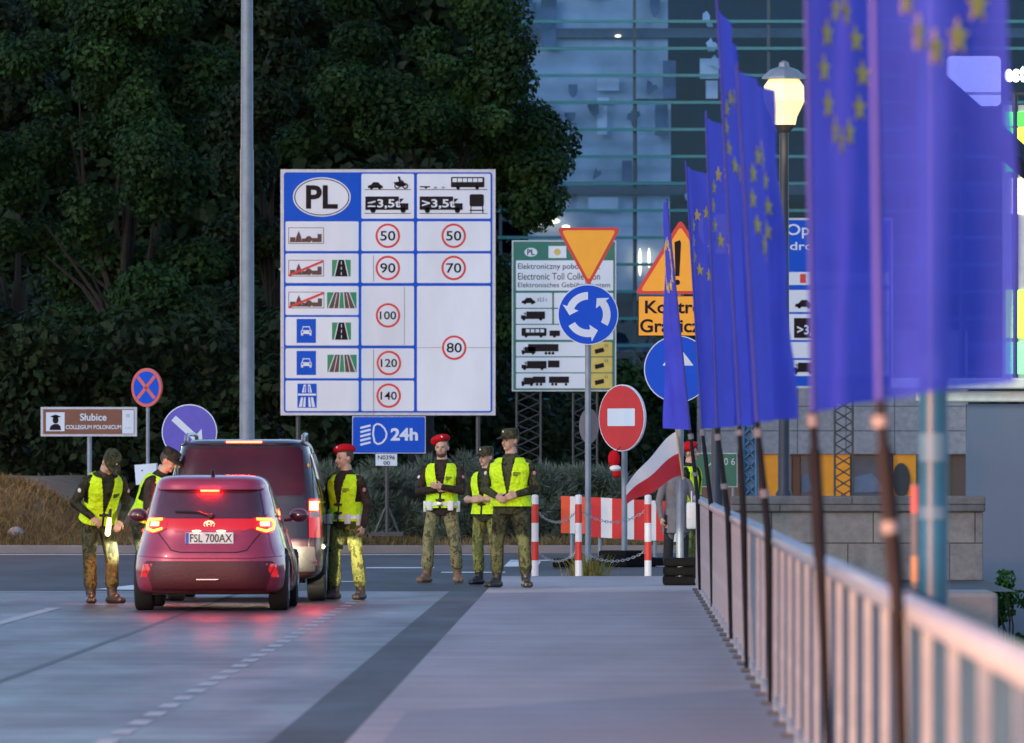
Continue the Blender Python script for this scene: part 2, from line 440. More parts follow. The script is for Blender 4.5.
        bm_ = MB().grid(rows); me2 = modded(bm_.mesh('brim_raw'), [('SOLIDIFY', dict(thickness=.005))])
        link('brim', me2, cm, h, True)
        part(MB().ell((0,-.108,.055), (.012,.004,.012), 10, 8, T), 'badge', WHITEBELT, parent=h)
    if vest:
        rows = []; zs = [.93+.0073*i for i in range(79)]; N = 192
        for z in zs:
            zz = z; r = []
            for j in range(N+1):
                p = ringpt(min(z, 1.50), 2*math.pi*j/N, .020+.012*max(0, (1.15-z)/.22), fat if z < 1.42 else 1.); r.append(p)
            rows.append(r)
        v = MB().grid(rows); keep = []
        for f in v.f:
            cc = sum((Vector(v.v[i]) for i in f), Vector())/len(f); z = cc.z
            if z > 1.485: continue
            vw = .010+.064*max(0, min(1, (z-1.10)/.34))**.85
            if cc.y < 0 and abs(cc.x) < (vw if z > 1.10 else .006): continue
            if cc.y >= 0 and z > 1.44 and abs(cc.x) < .075: continue
            if z > 1.455 and abs(cc.x) < .07: continue
            hx, hy = sec(z)
            if 1.16 < z < 1.41 and abs(cc.x) > .158+.02*abs(z-1.28)/.12 and abs(cc.y) < .075: continue
            keep.append(f)
        v.f = keep
        me2 = modded(v.mesh('vest_raw'), [('SOLIDIFY', dict(thickness=.007, offset=1)), ('SMOOTH', dict(factor=.5, iterations=5))])
        me2.transform(U)
        vo = link('vest', me2, VEST, root, True)
        fz = lambda x, z, o: -(sec(z)[1]*fat+.036+o)*math.sqrt(max(.05, 1-min(.95, (abs(x)/(sec(z)[0]*fat+.03))**2.4)))
        for zz in ((1.06,) if not belt else (1.13, 1.03)):
            part(MB().box(-.055,.055,fz(0,zz,.008),fz(0,zz,-.02),zz-.014,zz+.014, U, .004), 'strap', BLACK, parent=vo)
            part(MB().box(-.02,.02,fz(0,zz,.016),fz(0,zz,-.01),zz-.022,zz+.022, U, .005), 'buckle', BLACK, parent=vo)
        pr = MB()
        for row in range(3):
            x = .072
            for c_ in range(6 if row < 2 else 4):
                zz = 1.315-.016*row; w_ = random.choice((.009,.012,.007))
                pr.box(x, x+w_, fz(x+.005,zz,.0045), fz(x+.005,zz,-.006), zz-.0045, zz+.0045, U); x += w_+.004
        part(pr, 'chest_print', PRINT, False, vo)
    if belt:
        rows = []
        for z in (.955,.96,1.0,1.005):
            o = .038 if z in (.96,1.0) else .02
            rows.append([U @ ringpt(z, 2*math.pi*j/40, o+.008, fat) for j in range(41)])
        bo = part(MB().grid(rows), 'belt', WHITEBELT, True)
        part(MB().box(-.03,.03,-.185*fat,-.165*fat,.955,1.005, U, .004), 'buckle', mat('belt_metal', (.5,.45,.3), .3, metal=1), parent=bo)
        for s in (-1, 1):
            part(MB().box(.13*s-.035,.13*s+.035,-.165*fat,-.115*fat,.90,1.02, U, .012), 'pouch', WHITEBELT, parent=bo)
            part(MB().box(.205*s-.022,.205*s+.022,-.06,.02,.88,1.02, U, .012), 'pouch', WHITEBELT, parent=bo)
        part(MB().box(-.235,-.185,.0,.07,.78,.98, U, .015), 'holster', BLACK, parent=bo)
    if patch and sleeve:
        sh = Vector((.205,0,1.40))
        for s in (-1, 1):
            e = arms.get('r' if s < 0 else 'l', ((.275*s,.03,1.13),))[0]
            p = U @ (Vector((.205*s,0,1.40)).lerp(Vector(e), .35))
            o = (U.to_3x3() @ Vector((s*.8,-.6,0)))
            part(MB().ell(p+o*.058, (.022,.022,.026), 12, 8), 'shoulder_patch', WHITEBELT if s < 0 else mat('patch_red', (.45,.2,.2), .7))
    root.scale = (k, k, k); root.rotation_euler = (0, 0, R(rz)); root.location = loc
    return root, U

GUARDS = 'border guards in yellow vests'
def px_person(px, Y, z): return ((px-VX)*Y/F, Y, z)
# guard bending over by the red car
person('border guard in patterned cap bending forward beside the red hatchback, torch at his thigh', px_person(101, 99.7, 0), 24, 1.80, lean=25, pitch=30, hips=(0,.10), yaw=8,
       arms={'r': ((-.30,.02,1.13), (-.10,-.20,1.02), (.3,0,-1), 40), 'l': ((.29,-.04,1.14), (.16,-.25,1.03), (-.3,-.2,-1), 45)},
       feet={'r': (-.10,.02,-18), 'l': (.13,-.03,20)}, mats=dict(trousers=CAMO_G), hat='cap', group=GUARDS)
person('short sleeved guard in a brown cap and yellow vest half hidden behind the red hatchback', px_person(151, 101.5, 0), 66, 1.78, lean=24, pitch=8, hips=(0,.10), yaw=10,
       arms={'r': ((-.25,-.10,1.16), (-.16,-.33,1.06), (0,0,-1), 30), 'l': ((.25,-.08,1.15), (.17,-.32,1.06), (0,0,-1), 30)},
       mats=dict(jacket=JACKB, sleeve=SKIN, trousers=CAMO_D), hat='cap_brown', sleeve=False, group=GUARDS)
person('guard in red beret and white belt standing by the dark van, looking at it', px_person(346, 102.4, 0), -34, 1.73, yaw=-30, pitch=6,
       arms={'r': ((-.275,-.02,1.13), (-.25,-.18,.95), (1,0,0), 45), 'l': ((.285,.04,1.13), (.265,-.02,.875), (-1,0,0), 50)},
       feet={'r': (-.16,-.03,-14), 'l': (.17,.04,14)}, mats=dict(jacket=JACKB, trousers=CAMO_Y, boots=mat('dark_brown_boot', (.05,.028,.02), .5)), bootz=.27, hat='beret', belt=True, group=GUARDS, fat=1.06)
person('bearded guard in a red beret with folded arms, white belt and brown boots', px_person(442, 116.0, 0), -8, 1.87, yaw=-4, pitch=2,
       arms={'r': ((-.27,-.10,1.15), (.06,-.23,1.17), (0,1,.2), 25), 'l': ((.27,-.12,1.15), (-.06,-.27,1.21), (0,1,.2), 25)},
       feet={'r': (-.19,-.02,-24), 'l': (.19,.0,18)}, mats=dict(jacket=JACKB, trousers=CAMO_T, boots=BOOTT), bootz=.27, hat='beret', belt=True, beard=True, group=GUARDS)
person('short sleeved guard in patterned cap, half hidden behind the stout older guard', px_person(487, 114.2, 0), -28, 1.74, yaw=-16, pitch=6,
       arms={'r': ((-.28,-.02,1.14), (-.08,-.25,1.12), (.5,.5,0), 40), 'l': ((.27,-.06,1.14), (.02,-.27,1.13), (-.5,.5,0), 40)},
       mats=dict(jacket=CAMO_D, sleeve=SKIN, trousers=CAMO_Y), hat='cap', sleeve=False, group=GUARDS)
person('stout older guard in a patterned cap with hands joined at his waist, on the pavement', px_person(511, 104.9, .1), -14, 1.84, yaw=-34, pitch=4, fat=1.16,
       arms={'r': ((-.30,-.02,1.14), (-.06,-.24,1.02), (.5,.6,-.2), 40), 'l': ((.30,-.02,1.14), (.02,-.28,1.04), (-.5,.6,-.2), 40)},
       feet={'r': (-.17,-.02,-22), 'l': (.17,.0,24)}, mats=dict(jacket=CAMO_G, trousers=CAMO_G), hat='cap', group=GUARDS)
person('guard in red beret seen from the side behind the woman in grey', px_person(690, 128, 0), 68, 1.80, yaw=10, hat='beret', mats=dict(jacket=CAMO_D), group=GUARDS)
woman, _ = person('woman in a grey knee length coat and black leggings beyond the railing end', px_person(676, 123.5, 0), 25, 1.62, yaw=20, vest=False, coat_hem=.64,
       mats=dict(jacket=COAT, trousers=BLACKCLOTH, boots=mat('beige_shoe', (.45,.3,.22), .5)), bootz=.22, patch=False,
       arms={'l': ((.27,-.06,1.14), (.25,-.18,.93), (-1,0,0), 60)})
# hand bag hanging from the woman's hand
bx = at(691.5, 500, 123.2); t = thing('shopping_bag', 'white bag hanging from the hand of the woman in the grey coat', 'bag', bx)
MB().box(bx.x-.07, bx.x+.07, bx.y-.16, bx.y+.16, bx.z-.40, bx.z-.03, None, .03).build('bag_body', WHITEBELT, t, True)
MB().tube([(bx.x,bx.y-.1,bx.z-.04),(bx.x,bx.y-.06,bx.z+.12),(bx.x,bx.y+.06,bx.z+.12),(bx.x,bx.y+.1,bx.z-.04)], .008).build('handle', WHITEBELT, t, True)
# torch of the bending guard
p0 = at(109.5, 518, 99.35); p1 = at(107.5, 536, 99.30)
t = thing('torch', 'lit torch wand pointing down from the hand of the bending guard', 'torch', p0)
MB().tube([p0+(p0-p1)*.5, p0], [.016,.018]).build('grip', BLACK, t, True)
MB().tube([p0, p0.lerp(p1,.1), p0.lerp(p1,.9), p1], [.018,.024,.03,.01]).build('lamp_tip', emat('torch_glow', (1,.50,.16), 4), t, True)
ld = bpy.data.lights.new('torch_beam', 'SPOT'); ld.energy = 40; ld.color = (1,.34,.07); ld.spot_size = R(75); ld.spot_blend = .6; ld.shadow_soft_size = .03
lo = bpy.data.objects.new('torch_beam', ld); COL.objects.link(lo); lo.location = p1+Vector((0,-.22,.05)); lo.rotation_euler = (R(35),0,0); put(lo, t)
# ---------------------------------------------------------------- cars
TYRE = mat('tyre_rubber', (.012,.012,.013), .8, bmp=.3, bs=90)
ALLOY = mat('alloy_rim', (.35,.35,.37), .35, metal=.9)
DARKPLAS = mat('dark_plastic', (.015,.013,.014), .45)
CARGLASS = mat('pink_reflection_car_glass', (.085,.022,.035), .10, spec=.8, var=.3, vs=2)  # pinkish reflection is mixed into the glass colour
CHROME = mat('chrome', (.6,.6,.62), .15, metal=1)
LAMPRED = emat('tail_lens', (.9,.015,.02), 1.1)
LAMPDARK = mat('dark_red_lens', (.20,.006,.01), .15, coat=.6, emit=(.8,.01,.01), es=.35)
BRAKE = emat('brake_light', (1.,.005,.002), 110)
BRAKEHOT = emat('brake_core', (1.,.022,.006), 80)
AMBER = emat('tail_light_ring', (1.,.20,.02), 5)
HEADL = emat('headlight_lens', (1.,.85,.55), 12)
PLATE = mat('plate_white', (.78,.76,.74), .45)
PLATEBLUE = mat('plate_blue', (.02,.08,.45), .45)
def carpaint(name, col, metal=.35):
    m, nt, b, out = nt_new(name)
    f = noise_n(nt, coords(nt), 3.5, 5)
    nt.links.new(ramp(nt, f, [(.3, tuple(c*.86 for c in col)), (.7, tuple(c*1.1 for c in col))]), b.inputs['Base Color'])
    b.inputs['Metallic'].default_value = metal; b.inputs['Coat Weight'].default_value = .8; b.inputs['Coat Roughness'].default_value = .06
    nt.links.new(ramp(nt, noise_n(nt, coords(nt), 9, 4), [(.3, (.28,)*3), (.75, (.45,)*3)]), b.inputs['Roughness'])
    return m
class Shell:
    """car body as closed plan outlines stacked in height: (z, half width, rear y, front y)"""
    def __init__(s, levels, e=4.5, ef=3.2): s.L = levels; s.e = e; s.ef = ef
    def lev(s, z):
        L = s.L
        if z <= L[0][0]: return L[0][1:]
        for i in range(len(L)-1):
            if z <= L[i+1][0]:
                t = (z-L[i][0])/(L[i+1][0]-L[i][0])
                p0, p1, p2, p3 = L[max(i-1,0)], L[i], L[i+1], L[min(i+2,len(L)-1)]
                r = []
                for k in (1,2,3):
                    h = L[i+1][0]-L[i][0]
                    m1 = (p2[k]-p0[k])/max(1e-6, p2[0]-p0[0])*h if i > 0 else p2[k]-p1[k]
                    m2 = (p3[k]-p1[k])/max(1e-6, p3[0]-p1[0])*h if i+2 < len(L) else p2[k]-p1[k]
                    # keep monotone
                    d = p2[k]-p1[k]
                    if d == 0 or m1*d < 0: m1 = 0
                    if d == 0 or m2*d < 0: m2 = 0
                    m1 = math.copysign(min(abs(m1), 3*abs(d)), m1); m2 = math.copysign(min(abs(m2), 3*abs(d)), m2)
                    a = 2*t**3-3*t*t+1; b = t**3-2*t*t+t; c = -2*t**3+3*t*t; e = t**3-t*t
                    r.append(a*p1[k]+b*m1+c*p2[k]+e*m2)
                return tuple(r)
        return L[-1][1:]
    def rear(s, x, z):
        hw, yr, yf = s.lev(z); mid = min(yr+1.6, (yr+yf)/2); q = min(.999, abs(x)/hw)
        return mid-(mid-yr)*(1-q**s.e)**(1/s.e)
    def side(s, y, z):
        hw, yr, yf = s.lev(z); mr = min(yr+1.6, (yr+yf)/2); mf = max(yf-1.6, mr)
        if y < mr: q = min(.999, (mr-y)/(mr-yr)); return hw*(1-q**s.e)**(1/s.e)
        if y > mf: q = min(.999, (y-mf)/(yf-mf)); return hw*(1-q**s.ef)**(1/s.ef)
        return hw
    def mesh(s, nz=56, n=30):
        z0, z1 = s.L[0][0], s.L[-1][0]; rows = []
        for i in range(nz+1):
            t = i/nz; z = z0+(z1-z0)*(1-(1-t)**1.5)
            hw, yr, yf = s.lev(z); mr = min(yr+1.6, (yr+yf)/2); mf = max(yf-1.6, mr); r = []
            for k in range(n):       # rear: +x .. -x
                w = math.pi*k/n; c, sn = math.cos(w), math.sin(w); e = s.e
                r.append((hw*math.copysign(abs(c)**(2/e), c), mr-(mr-yr)*abs(sn)**(2/e), z))
            for k in range(1, 13): r.append((-hw, mr+(mf-mr)*k/13, z))
            for k in range(n):
                w = math.pi+math.pi*k/n; c, sn = math.cos(w), math.sin(w); e = s.ef
                r.append((hw*math.copysign(abs(c)**(2/e), c), mf+(yf-mf)*abs(sn)**(2/e), z))
            for k in range(1, 13): r.append((hw, mf+(mr-mf)*k/13, z))
            rows.append(r)
        m = MB(); N = len(rows[0]); o = [p for r in rows for p in r]; fs = []
        for i in range(nz):
            for k in range(N): k2 = (k+1) % N; fs.append((i*N+k, i*N+k2, (i+1)*N+k2, (i+1)*N+k))
        fs.append(tuple(range(N-1,-1,-1))); fs.append(tuple(nz*N+k for k in range(N)))
        return m.add(o, fs)
    def rpatch(s, rows, off, nx=22, nz=8, mb=None, T=None):
        """patch on the tail: rows of (z, x left, x right)"""
        mb = mb or MB(); g = []
        for i in range((len(rows)-1)*nz+1):
            a = min(i//nz, len(rows)-2); t = i/nz-a; r0, r1 = rows[a], rows[a+1]
            z = r0[0]+(r1[0]-r0[0])*t; xl = r0[1]+(r1[1]-r0[1])*t; xr = r0[2]+(r1[2]-r0[2])*t
            g.append([(xl+(xr-xl)*k/nx, s.rear(xl+(xr-xl)*k/nx, z)-off, z) for k in range(nx+1)])
        mb.grid(g)
        # skirt back into the body
        edge = [g[0], g[-1], [r[0] for r in g], [r[-1] for r in g]]
        for e in edge: mb.grid([e, [(p[0], p[1]+off+.01, p[2]) for p in e]])
        return mb
    def spatch(s, sg, rows, off, ny=24, nz=6, mb=None):
        mb = mb or MB(); g = []
        for i in range((len(rows)-1)*nz+1):
            a = min(i//nz, len(rows)-2); t = i/nz-a; r0, r1 = rows[a], rows[a+1]
            z = r0[0]+(r1[0]-r0[0])*t; y0 = r0[1]+(r1[1]-r0[1])*t; y1 = r0[2]+(r1[2]-r0[2])*t
            g.append([(sg*(s.side(y0+(y1-y0)*k/ny, z)+off), y0+(y1-y0)*k/ny, z) for k in range(ny+1)])
        mb.grid(g)
        for e in [g[0], g[-1], [r[0] for r in g], [r[-1] for r in g]]: mb.grid([e, [(p[0]-sg*(off+.01), p[1], p[2]) for p in e]])
        return mb
    def rline(s, pts, r, off=0., mb=None, sub=8):
        """tube that follows the tail through (x, z) points"""
        mb = mb or MB(); P = []
        for a, b in zip(pts, pts[1:]):
            for k in range(sub): t = k/sub; x = a[0]+(b[0]-a[0])*t; z = a[1]+(b[1]-a[1])*t; P.append((x, s.rear(x, z)-off, z))
        P.append((pts[-1][0], s.rear(*pts[-1])-off, pts[-1][1]))
        return mb.tube(P, r, 8)
    def sline(s, sg, pts, r, off=0., mb=None, sub=10):
        mb = mb or MB(); P = []
        for a, b in zip(pts, pts[1:]):
            for k in range(sub): t = k/sub; y = a[0]+(b[0]-a[0])*t; z = a[1]+(b[1]-a[1])*t; P.append((sg*(s.side(y, z)+off), y, z))
        P.append((sg*(s.side(*pts[-1])+off), pts[-1][0], pts[-1][1]))
        return mb.tube(P, r, 8)

def wheel(root, x, y, r, w, sg):
    M = Matrix.Translation((x, y, r)) @ Matrix.Rotation(R(90), 4, 'Y')
    prof = [(r*.62,-w/2),(r*.86,-w/2),(r*.97,-w/2+.012),(r,-w/2+.035),(r,w/2-.035),(r*.97,w/2-.012),(r*.86,w/2),(r*.62,w/2)]
    o = MB().lathe(prof, n=40, M=M).build('wheel', TYRE, root, True)
    rim = MB(); sp = sg*(w/2)
    rim.lathe([(r*.60,sp-.03*sg),(r*.64,sp-.002*sg),(r*.66,sp+.004*sg),(r*.58,sp+.004*sg),(r*.56,sp-.02*sg)] if sg > 0 else [(r*.56,sp+.02),(r*.58,sp-.004),(r*.66,sp-.004),(r*.64,sp+.002),(r*.60,sp+.03)], n=40, M=M)
    rim.lathe([(.07,sp-.03*sg),(.065,sp),(.02,sp+.004*sg)], n=20, M=M)
    for k in range(5):
        rim.box(-.03,.03,.05,r*.6,-.012+sp-.008*sg,.012+sp-.008*sg, M @ Matrix.Rotation(R(72*k), 4, 'Z'), .005)
    rim.build('rim', ALLOY, o)
def body_cut(sh, wheels, rr):
    me = sh.mesh().mesh('body'); cut = MB()
    for x, y, r in wheels:
        cut.tube([(x-.16 if x > 0 else -1.2, y, r), (1.2 if x > 0 else x+.16, y, r)], rr, 40)
    cm = cut.mesh('cut'); co = bpy.data.objects.new('cutter', cm); COL.objects.link(co)
    bpy.context.evaluated_depsgraph_get().update()
    res = modded(me, [('BOOLEAN', dict(object=co, operation='DIFFERENCE', solver='EXACT'))])
    bpy.data.objects.remove(co); return res
def mirror_(root, x, y, z, m, sg):
    T = Matrix.Translation((x+sg*.13, y, z))
    o = MB().ell((0,0,0), (.105,.07,.075), 18, 12, T).tube([(x-sg*.03,y+.03,z-.05),(x+sg*.08,y+.01,z-.03)], [.025,.03], 10).build('wing_mirror', m, root, True)
    MB().ell((0,-.05,0), (.088,.03,.06), 18, 10, T).build('mirror_glass', CARGLASS, o, True)

# ---- red hatchback seen from behind
Yy = 95.0
root = thing('hatchback_car', 'red hatchback with lit tail lamps and plate FSL 700AX stopped behind the dark van', 'car', ((208.6-VX)*Yy/F, Yy, 0))
RED = carpaint('red_car_paint', (.42,.035,.075), .4)
S1 = Shell([(.19,.80,.14,3.80),(.24,.83,.04,3.88),(.43,.845,.0,3.94),(.6,.815,.02,3.92),(.70,.785,.06,3.84),(.80,.76,.10,3.6),(.88,.735,.12,3.25),(.98,.70,.17,2.85),(1.10,.67,.245,2.55),(1.27,.62,.36,2.2),(1.36,.585,.40,1.98),(1.40,.55,.45,1.85),(1.43,.46,.60,1.7),(1.44,.32,.85,1.55)], 4.2)
wh = [(.715,.80,.315),(-.715,.80,.315),(.725,3.36,.315),(-.725,3.36,.315)]
rootM = root.location.copy(); root.location = (0,0,0)
me = body_cut(S1, wh, .35); body = link('body', me, RED, root, True)
for x, y, r in wh: wheel(root, x, y, r, .205, 1 if x > 0 else -1)
MB().box(-.62,.62,.5,3.7,.17,.40).build('underbody', DARKPLAS, root)
S1.rpatch([(1.285,-.555,.555),(1.24,-.58,.58),(1.02,-.62,.62),(.985,-.56,.56)], .006).build('rear_window', CARGLASS, root, True)
g = S1.rpatch([(1.335,-.56,.56),(1.305,-.57,.57),(1.285,-.565,.565)], .05); sp = g.build('roof_spoiler', RED, root, True)
MB().box(-.10,.10,S1.rear(0,1.285)-.062,S1.rear(0,1.285)-.03,1.262,1.282,None,.004).build('brake_light', BRAKE, root)
MB().tube([(.02,.62,1.43),(.02,.57,1.49),(.02,.56,1.50)], [.022,.016,.008], 10).build('aerial', DARKPLAS, root, True)
wp = S1.rline([(0.02,1.0),(-.12,1.045),(-.36,1.055)], .013, .02); wp.ell((0.02,S1.rear(0,1.0)-.02,1.0),(.035,.03,.03)); wp.build('rear_wiper', DARKPLAS, root, True)
S1.rpatch([(.975,-.50,.50),(.90,-.52,.52),(.84,-.34,.34),(.835,-.32,.32)], .007).build('tail_band', LAMPDARK, root, True)
lp = S1.rpatch([(.86,-.36,.36),(.845,-.36,.36)], .016); lp.build('hatch_lip', RED, root, True)
for sg in (-1, 1):
    q = lambda z, a, b: (z, min(sg*a, sg*b), max(sg*a, sg*b))
    L = S1.rpatch([q(.985,.46,.67),q(.955,.44,.69),q(.87,.46,.69),(q(.82,.56,.66))], .012).build('tail_lamp', LAMPDARK, root, True)
    S1.rline([(sg*.50,.972),(sg*.64,.968),(sg*.672,.93),(sg*.665,.87),(sg*.60,.845),(sg*.50,.875)], .013, .014).build('light_ring', AMBER, L, True)
    S1.rpatch([q(.945,.535,.625),q(.90,.54,.63)], .022, 10, 4).build('brake_core', BRAKEHOT, L, True)
    S1.rpatch([q(.50,.60,.70),q(.36,.66,.73)], .008, 8, 6).build('reflector', LAMPDARK, root, True)
    mirror_(root, sg*.74, 2.42, 1.0, RED, sg)
    S1.spatch(sg, [(1.0,.95,2.55),(1.05,.80,2.50),(1.30,.85,2.02),(1.33,.95,1.9)], .006).build('side_window', CARGLASS, root, True)
    S1.sline(sg, [(.78,1.0),(1.5,.995),(2.6,.985)], .01, .006).build('window_trim', DARKPLAS, root, True)
    S1.sline(sg, [(1.55,.30),(1.52,.95),(1.50,1.3)], .005, .001).build('door_gap', DARKPLAS, root, True)
    hb = S1.spatch(sg, [(.86,1.35,1.50),(.83,1.35,1.50)], .03, 8, 2); hb.build('door_handle', RED, root, True)
    T = Matrix.Translation((sg*.56, 3.72, .66))
    h = MB().ell((0,0,0), (.13,.10,.06), 16, 10, T).build('headlight', HEADL, root, True)
S1.rpatch([(.53,-.66,.66),(.50,-.70,.70),(.30,-.62,.62),(.215,-.60,.60)], .010).build('bumper_insert', mat('bumper_insert_red', (.085,.012,.018), .5, bmp=.2), root, True)
S1.rline([(-.56,.86),(-.52,.80),(-.44,.70),(-.40,.645),(-.30,.622),(.30,.622),(.40,.645),(.44,.70),(.52,.80),(.56,.86)], .006, .0).build('hatch_gap', DARKPLAS, root, True)
S1.rline([(-.80,.585),(-.4,.56),(.4,.56),(.80,.585)], .006, .004).build('bumper_crease', RED, root, True)
MB().box(-.13,.11,-.03,.05,.325,.345,None,.008).build('exhaust_trim', CHROME, root)
# number plate
yp = S1.rear(0,.77)-.03
pl = MB().box(-.25,.26,yp,yp+.05,.712,.832,None,.006).build('number_plate', PLATE, root)
MB().box(-.247,-.212,yp-.003,yp+.001,.716,.828).build('country_band', PLATEBLUE, pl)
def txt3(body, x0, x1, z0, z1, y, m, parent, name='lettering', bold=0.):
    vs, fs = text_geo(body, bold); ax, bx_ = min(v.x for v in vs), max(v.x for v in vs); ay, by = min(v.y for v in vs), max(v.y for v in vs)
    return MB().add([(x0+(v.x-ax)/(bx_-ax)*(x1-x0), y, z0+(v.y-ay)/(by-ay)*(z1-z0)) for v in vs], fs).build(name, m, parent)
txt3('FSL 700AX', -.200, .245, .728, .816, yp-.004, PRINT, pl, bold=.01)
for x in (-.13,.13):
    MB().ell((x,yp-.008,.848), (.05,.012,.008), 12, 8).build('plate_lamp', emat('plate_lamp_glow', (1,.75,.4), 3), root, True)
em = MB(); yl = S1.rear(0,.915)-.012
for rx, rz, in ((.055,.036),(.022,.034)):
    em.tube([(rx*math.cos(R(a)), yl, .918+rz*math.sin(R(a))) for a in range(0,361,15)], .0045, 6, False)
em.tube([(.045*math.cos(R(a)), yl-.002, .932+.014*math.sin(R(a))) for a in range(0,361,15)], .004, 6, False)
em.build('emblem', CHROME, root, True)
root.location = rootM
# low beam, cut off at lamp height
for sg in (-1, 1):
    ld = bpy.data.lights.new('low_beam', 'SPOT'); ld.energy = 1200; ld.color = (1,.90,.62); ld.spot_size = R(100); ld.spot_blend = .5; ld.shadow_soft_size = .03
    lo = bpy.data.objects.new('low_beam', ld); COL.objects.link(lo); lo.location = (rootM.x+sg*.56, rootM.y+3.86, .66); lo.rotation_euler = (R(90),0,0)
    ld.use_nodes = True; nt = ld.node_tree; nt.nodes.clear()
    o_ = nt.nodes.new('ShaderNodeOutputLight'); e_ = nt.nodes.new('ShaderNodeEmission'); tc = nt.nodes.new('ShaderNodeTexCoord'); sx = nt.nodes.new('ShaderNodeSeparateXYZ')
    nt.links.new(tc.outputs['Normal'], sx.inputs[0])
    mr = nt.nodes.new('ShaderNodeValToRGB'); cr = mr.color_ramp
    ad = nt.nodes.new('ShaderNodeMath'); ad.operation = 'MULTIPLY_ADD'; ad.inputs[1].default_value = 1; ad.inputs[2].default_value = .5
    nt.links.new(sx.outputs['Y'], ad.inputs[0]); nt.links.new(ad.outputs[0], mr.inputs[0])
    cr.elements[0].position = .30; cr.elements[0].color = (0,0,0,1)
    cr.elements[1].position = .46; cr.elements[1].color = (.9,.9,.9,1)
    e2 = cr.elements.new(.503); e2.color = (1,1,1,1); e3 = cr.elements.new(.515); e3.color = (.02,.02,.02,1)
    nt.links.new(mr.outputs[0], e_.inputs['Strength']); nt.links.new(e_.outputs[0], o_.inputs[0])
    put(lo, root)

# ---- dark van
Yv = 101.1
root = thing('van', 'dark family van with roof rails, stopped ahead of the red hatchback', 'van', (0,0,0))
VANP = carpaint('dark_van_paint', (.036,.013,.016), .4)  # dark paint, its red tinge is lamp bloom mixed into the colour
S2 = Shell([(.26,.80,.14,4.25),(.32,.87,.03,4.36),(.5,.895,.0,4.4),(.75,.90,.03,4.38),(.98,.895,.06,4.1),(1.10,.885,.08,3.55),(1.18,.875,.09,3.3),(1.5,.80,.17,2.95),(1.68,.745,.24,2.7),(1.76,.715,.28,2.5),(1.80,.67,.34,2.4),(1.825,.58,.50,2.2),(1.832,.4,.8,2.0)], 7.5)
wv = [(.80,.93,.33),(-.80,.93,.33),(.80,3.65,.33),(-.80,3.65,.33)]
me = body_cut(S2, wv, .37); link('body', me, VANP, root, True)
for x, y, r in wv: wheel(root, x, y, r, .21, 1 if x > 0 else -1)
MB().box(-.66,.66,.5,4.1,.2,.5).build('underbody', DARKPLAS, root)
S2.rpatch([(1.735,-.62,.62),(1.70,-.66,.66),(1.25,-.69,.69),(1.20,-.66,.66)], .008).build('rear_window', mat('red_bloom_glass', (.05,.006,.012), .14, spec=.3, var=.3, vs=2), root, True)  # red bloom of the tail lamps is put into the glass colour
MB().box(-.20,.20,S2.rear(0,1.795)-.05,S2.rear(0,1.795)+.06,1.782,1.806,None,.005).build('brake_light', BRAKE, root)
S2.rline([(-.70,1.76),(-.66,1.775),(.66,1.775),(.70,1.76)], .018, .004).build('roof_lip', VANP, root, True)
S2.rline([(-.74,1.72),(-.79,1.2),(-.72,.45),(.72,.45),(.79,1.2),(.74,1.72)], .006, 0).build('tailgate_gap', DARKPLAS, root, True)
for sg in (-1, 1):
    q = lambda z, a, b: (z, min(sg*a, sg*b), max(sg*a, sg*b))
    L = S2.rpatch([q(1.16,.735,.85),q(1.0,.735,.865),q(.72,.74,.87)], .014, 10).build('tail_lamp', LAMPDARK, root, True)
    S2.rpatch([q(1.13,.745,.835),q(1.03,.745,.84)], .024, 10, 4).build('brake_core', BRAKEHOT, L, True)
    S2.rpatch([q(1.01,.745,.845),q(.95,.745,.85)], .024, 10, 4).build('reversing_lens', mat('pink_lens', (.6,.35,.35), .3), L, True)
    S2.rpatch([q(.47,.60,.82),q(.42,.60,.82)], .012, 10, 3).build('reflector', LAMPRED, root, True)
    MB().ell((sg*.725,S2.rear(.725,1.53)-.005,1.53), (.018,.02,.03), 10, 8).build('hinge', mat('amber_marker', (.5,.22,.05), .4), root, True)
    MB().tube([(sg*.66,.42,1.80),(sg*.66,.50,1.865),(sg*.66,.9,1.88),(sg*.64,2.0,1.885),(sg*.63,2.35,1.87),(sg*.63,2.42,1.80)], .022, 10).build('roof_rail', mat('rail_aluminium', (.45,.45,.48), .35, metal=.8), root, True)
    S2.spatch(sg, [(1.16,.40,1.25),(1.2,.36,1.27),(1.62,.46,1.27),(1.66,.50,1.25)], .006).build('quarter_window', CARGLASS, root, True)
    S2.spatch(sg, [(1.16,1.35,3.1),(1.2,1.33,3.05),(1.62,1.33,2.72),(1.66,1.36,2.65)], .006).build('side_window', CARGLASS, root, True)
    S2.sline(sg, [(.3,1.12),(2,1.11),(3.4,1.10)], .012, .004).build('window_trim', CHROME, root, True)
    S2.sline(sg, [(.35,.62),(1.3,.62),(3.2,.62)], .03, .006).build('rub_strip', DARKPLAS, root, True)
    S2.sline(sg, [(1.30,.40),(1.30,1.1),(1.30,1.68)], .006, .001).build('door_gap', DARKPLAS, root, True)
    S2.spatch(sg, [(1.0,1.42,1.60),(.97,1.42,1.60)], .035, 8, 2).build('door_handle', DARKPLAS, root, True)
    mirror_(root, sg*.90, 3.05, 1.16, DARKPLAS, sg)
    MB().ell((sg*.66,4.10,.78), (.16,.16,.09), 16, 10).build('headlight', HEADL, root, True)
S2.rpatch([(.62,-.80,.80),(.44,-.82,.82),(.34,-.80,.80)], .03).build('bumper', mat('bumper_dark', (.03,.026,.027), .55, bmp=.2), root, True)
yp = S2.rear(0,.92)-.03
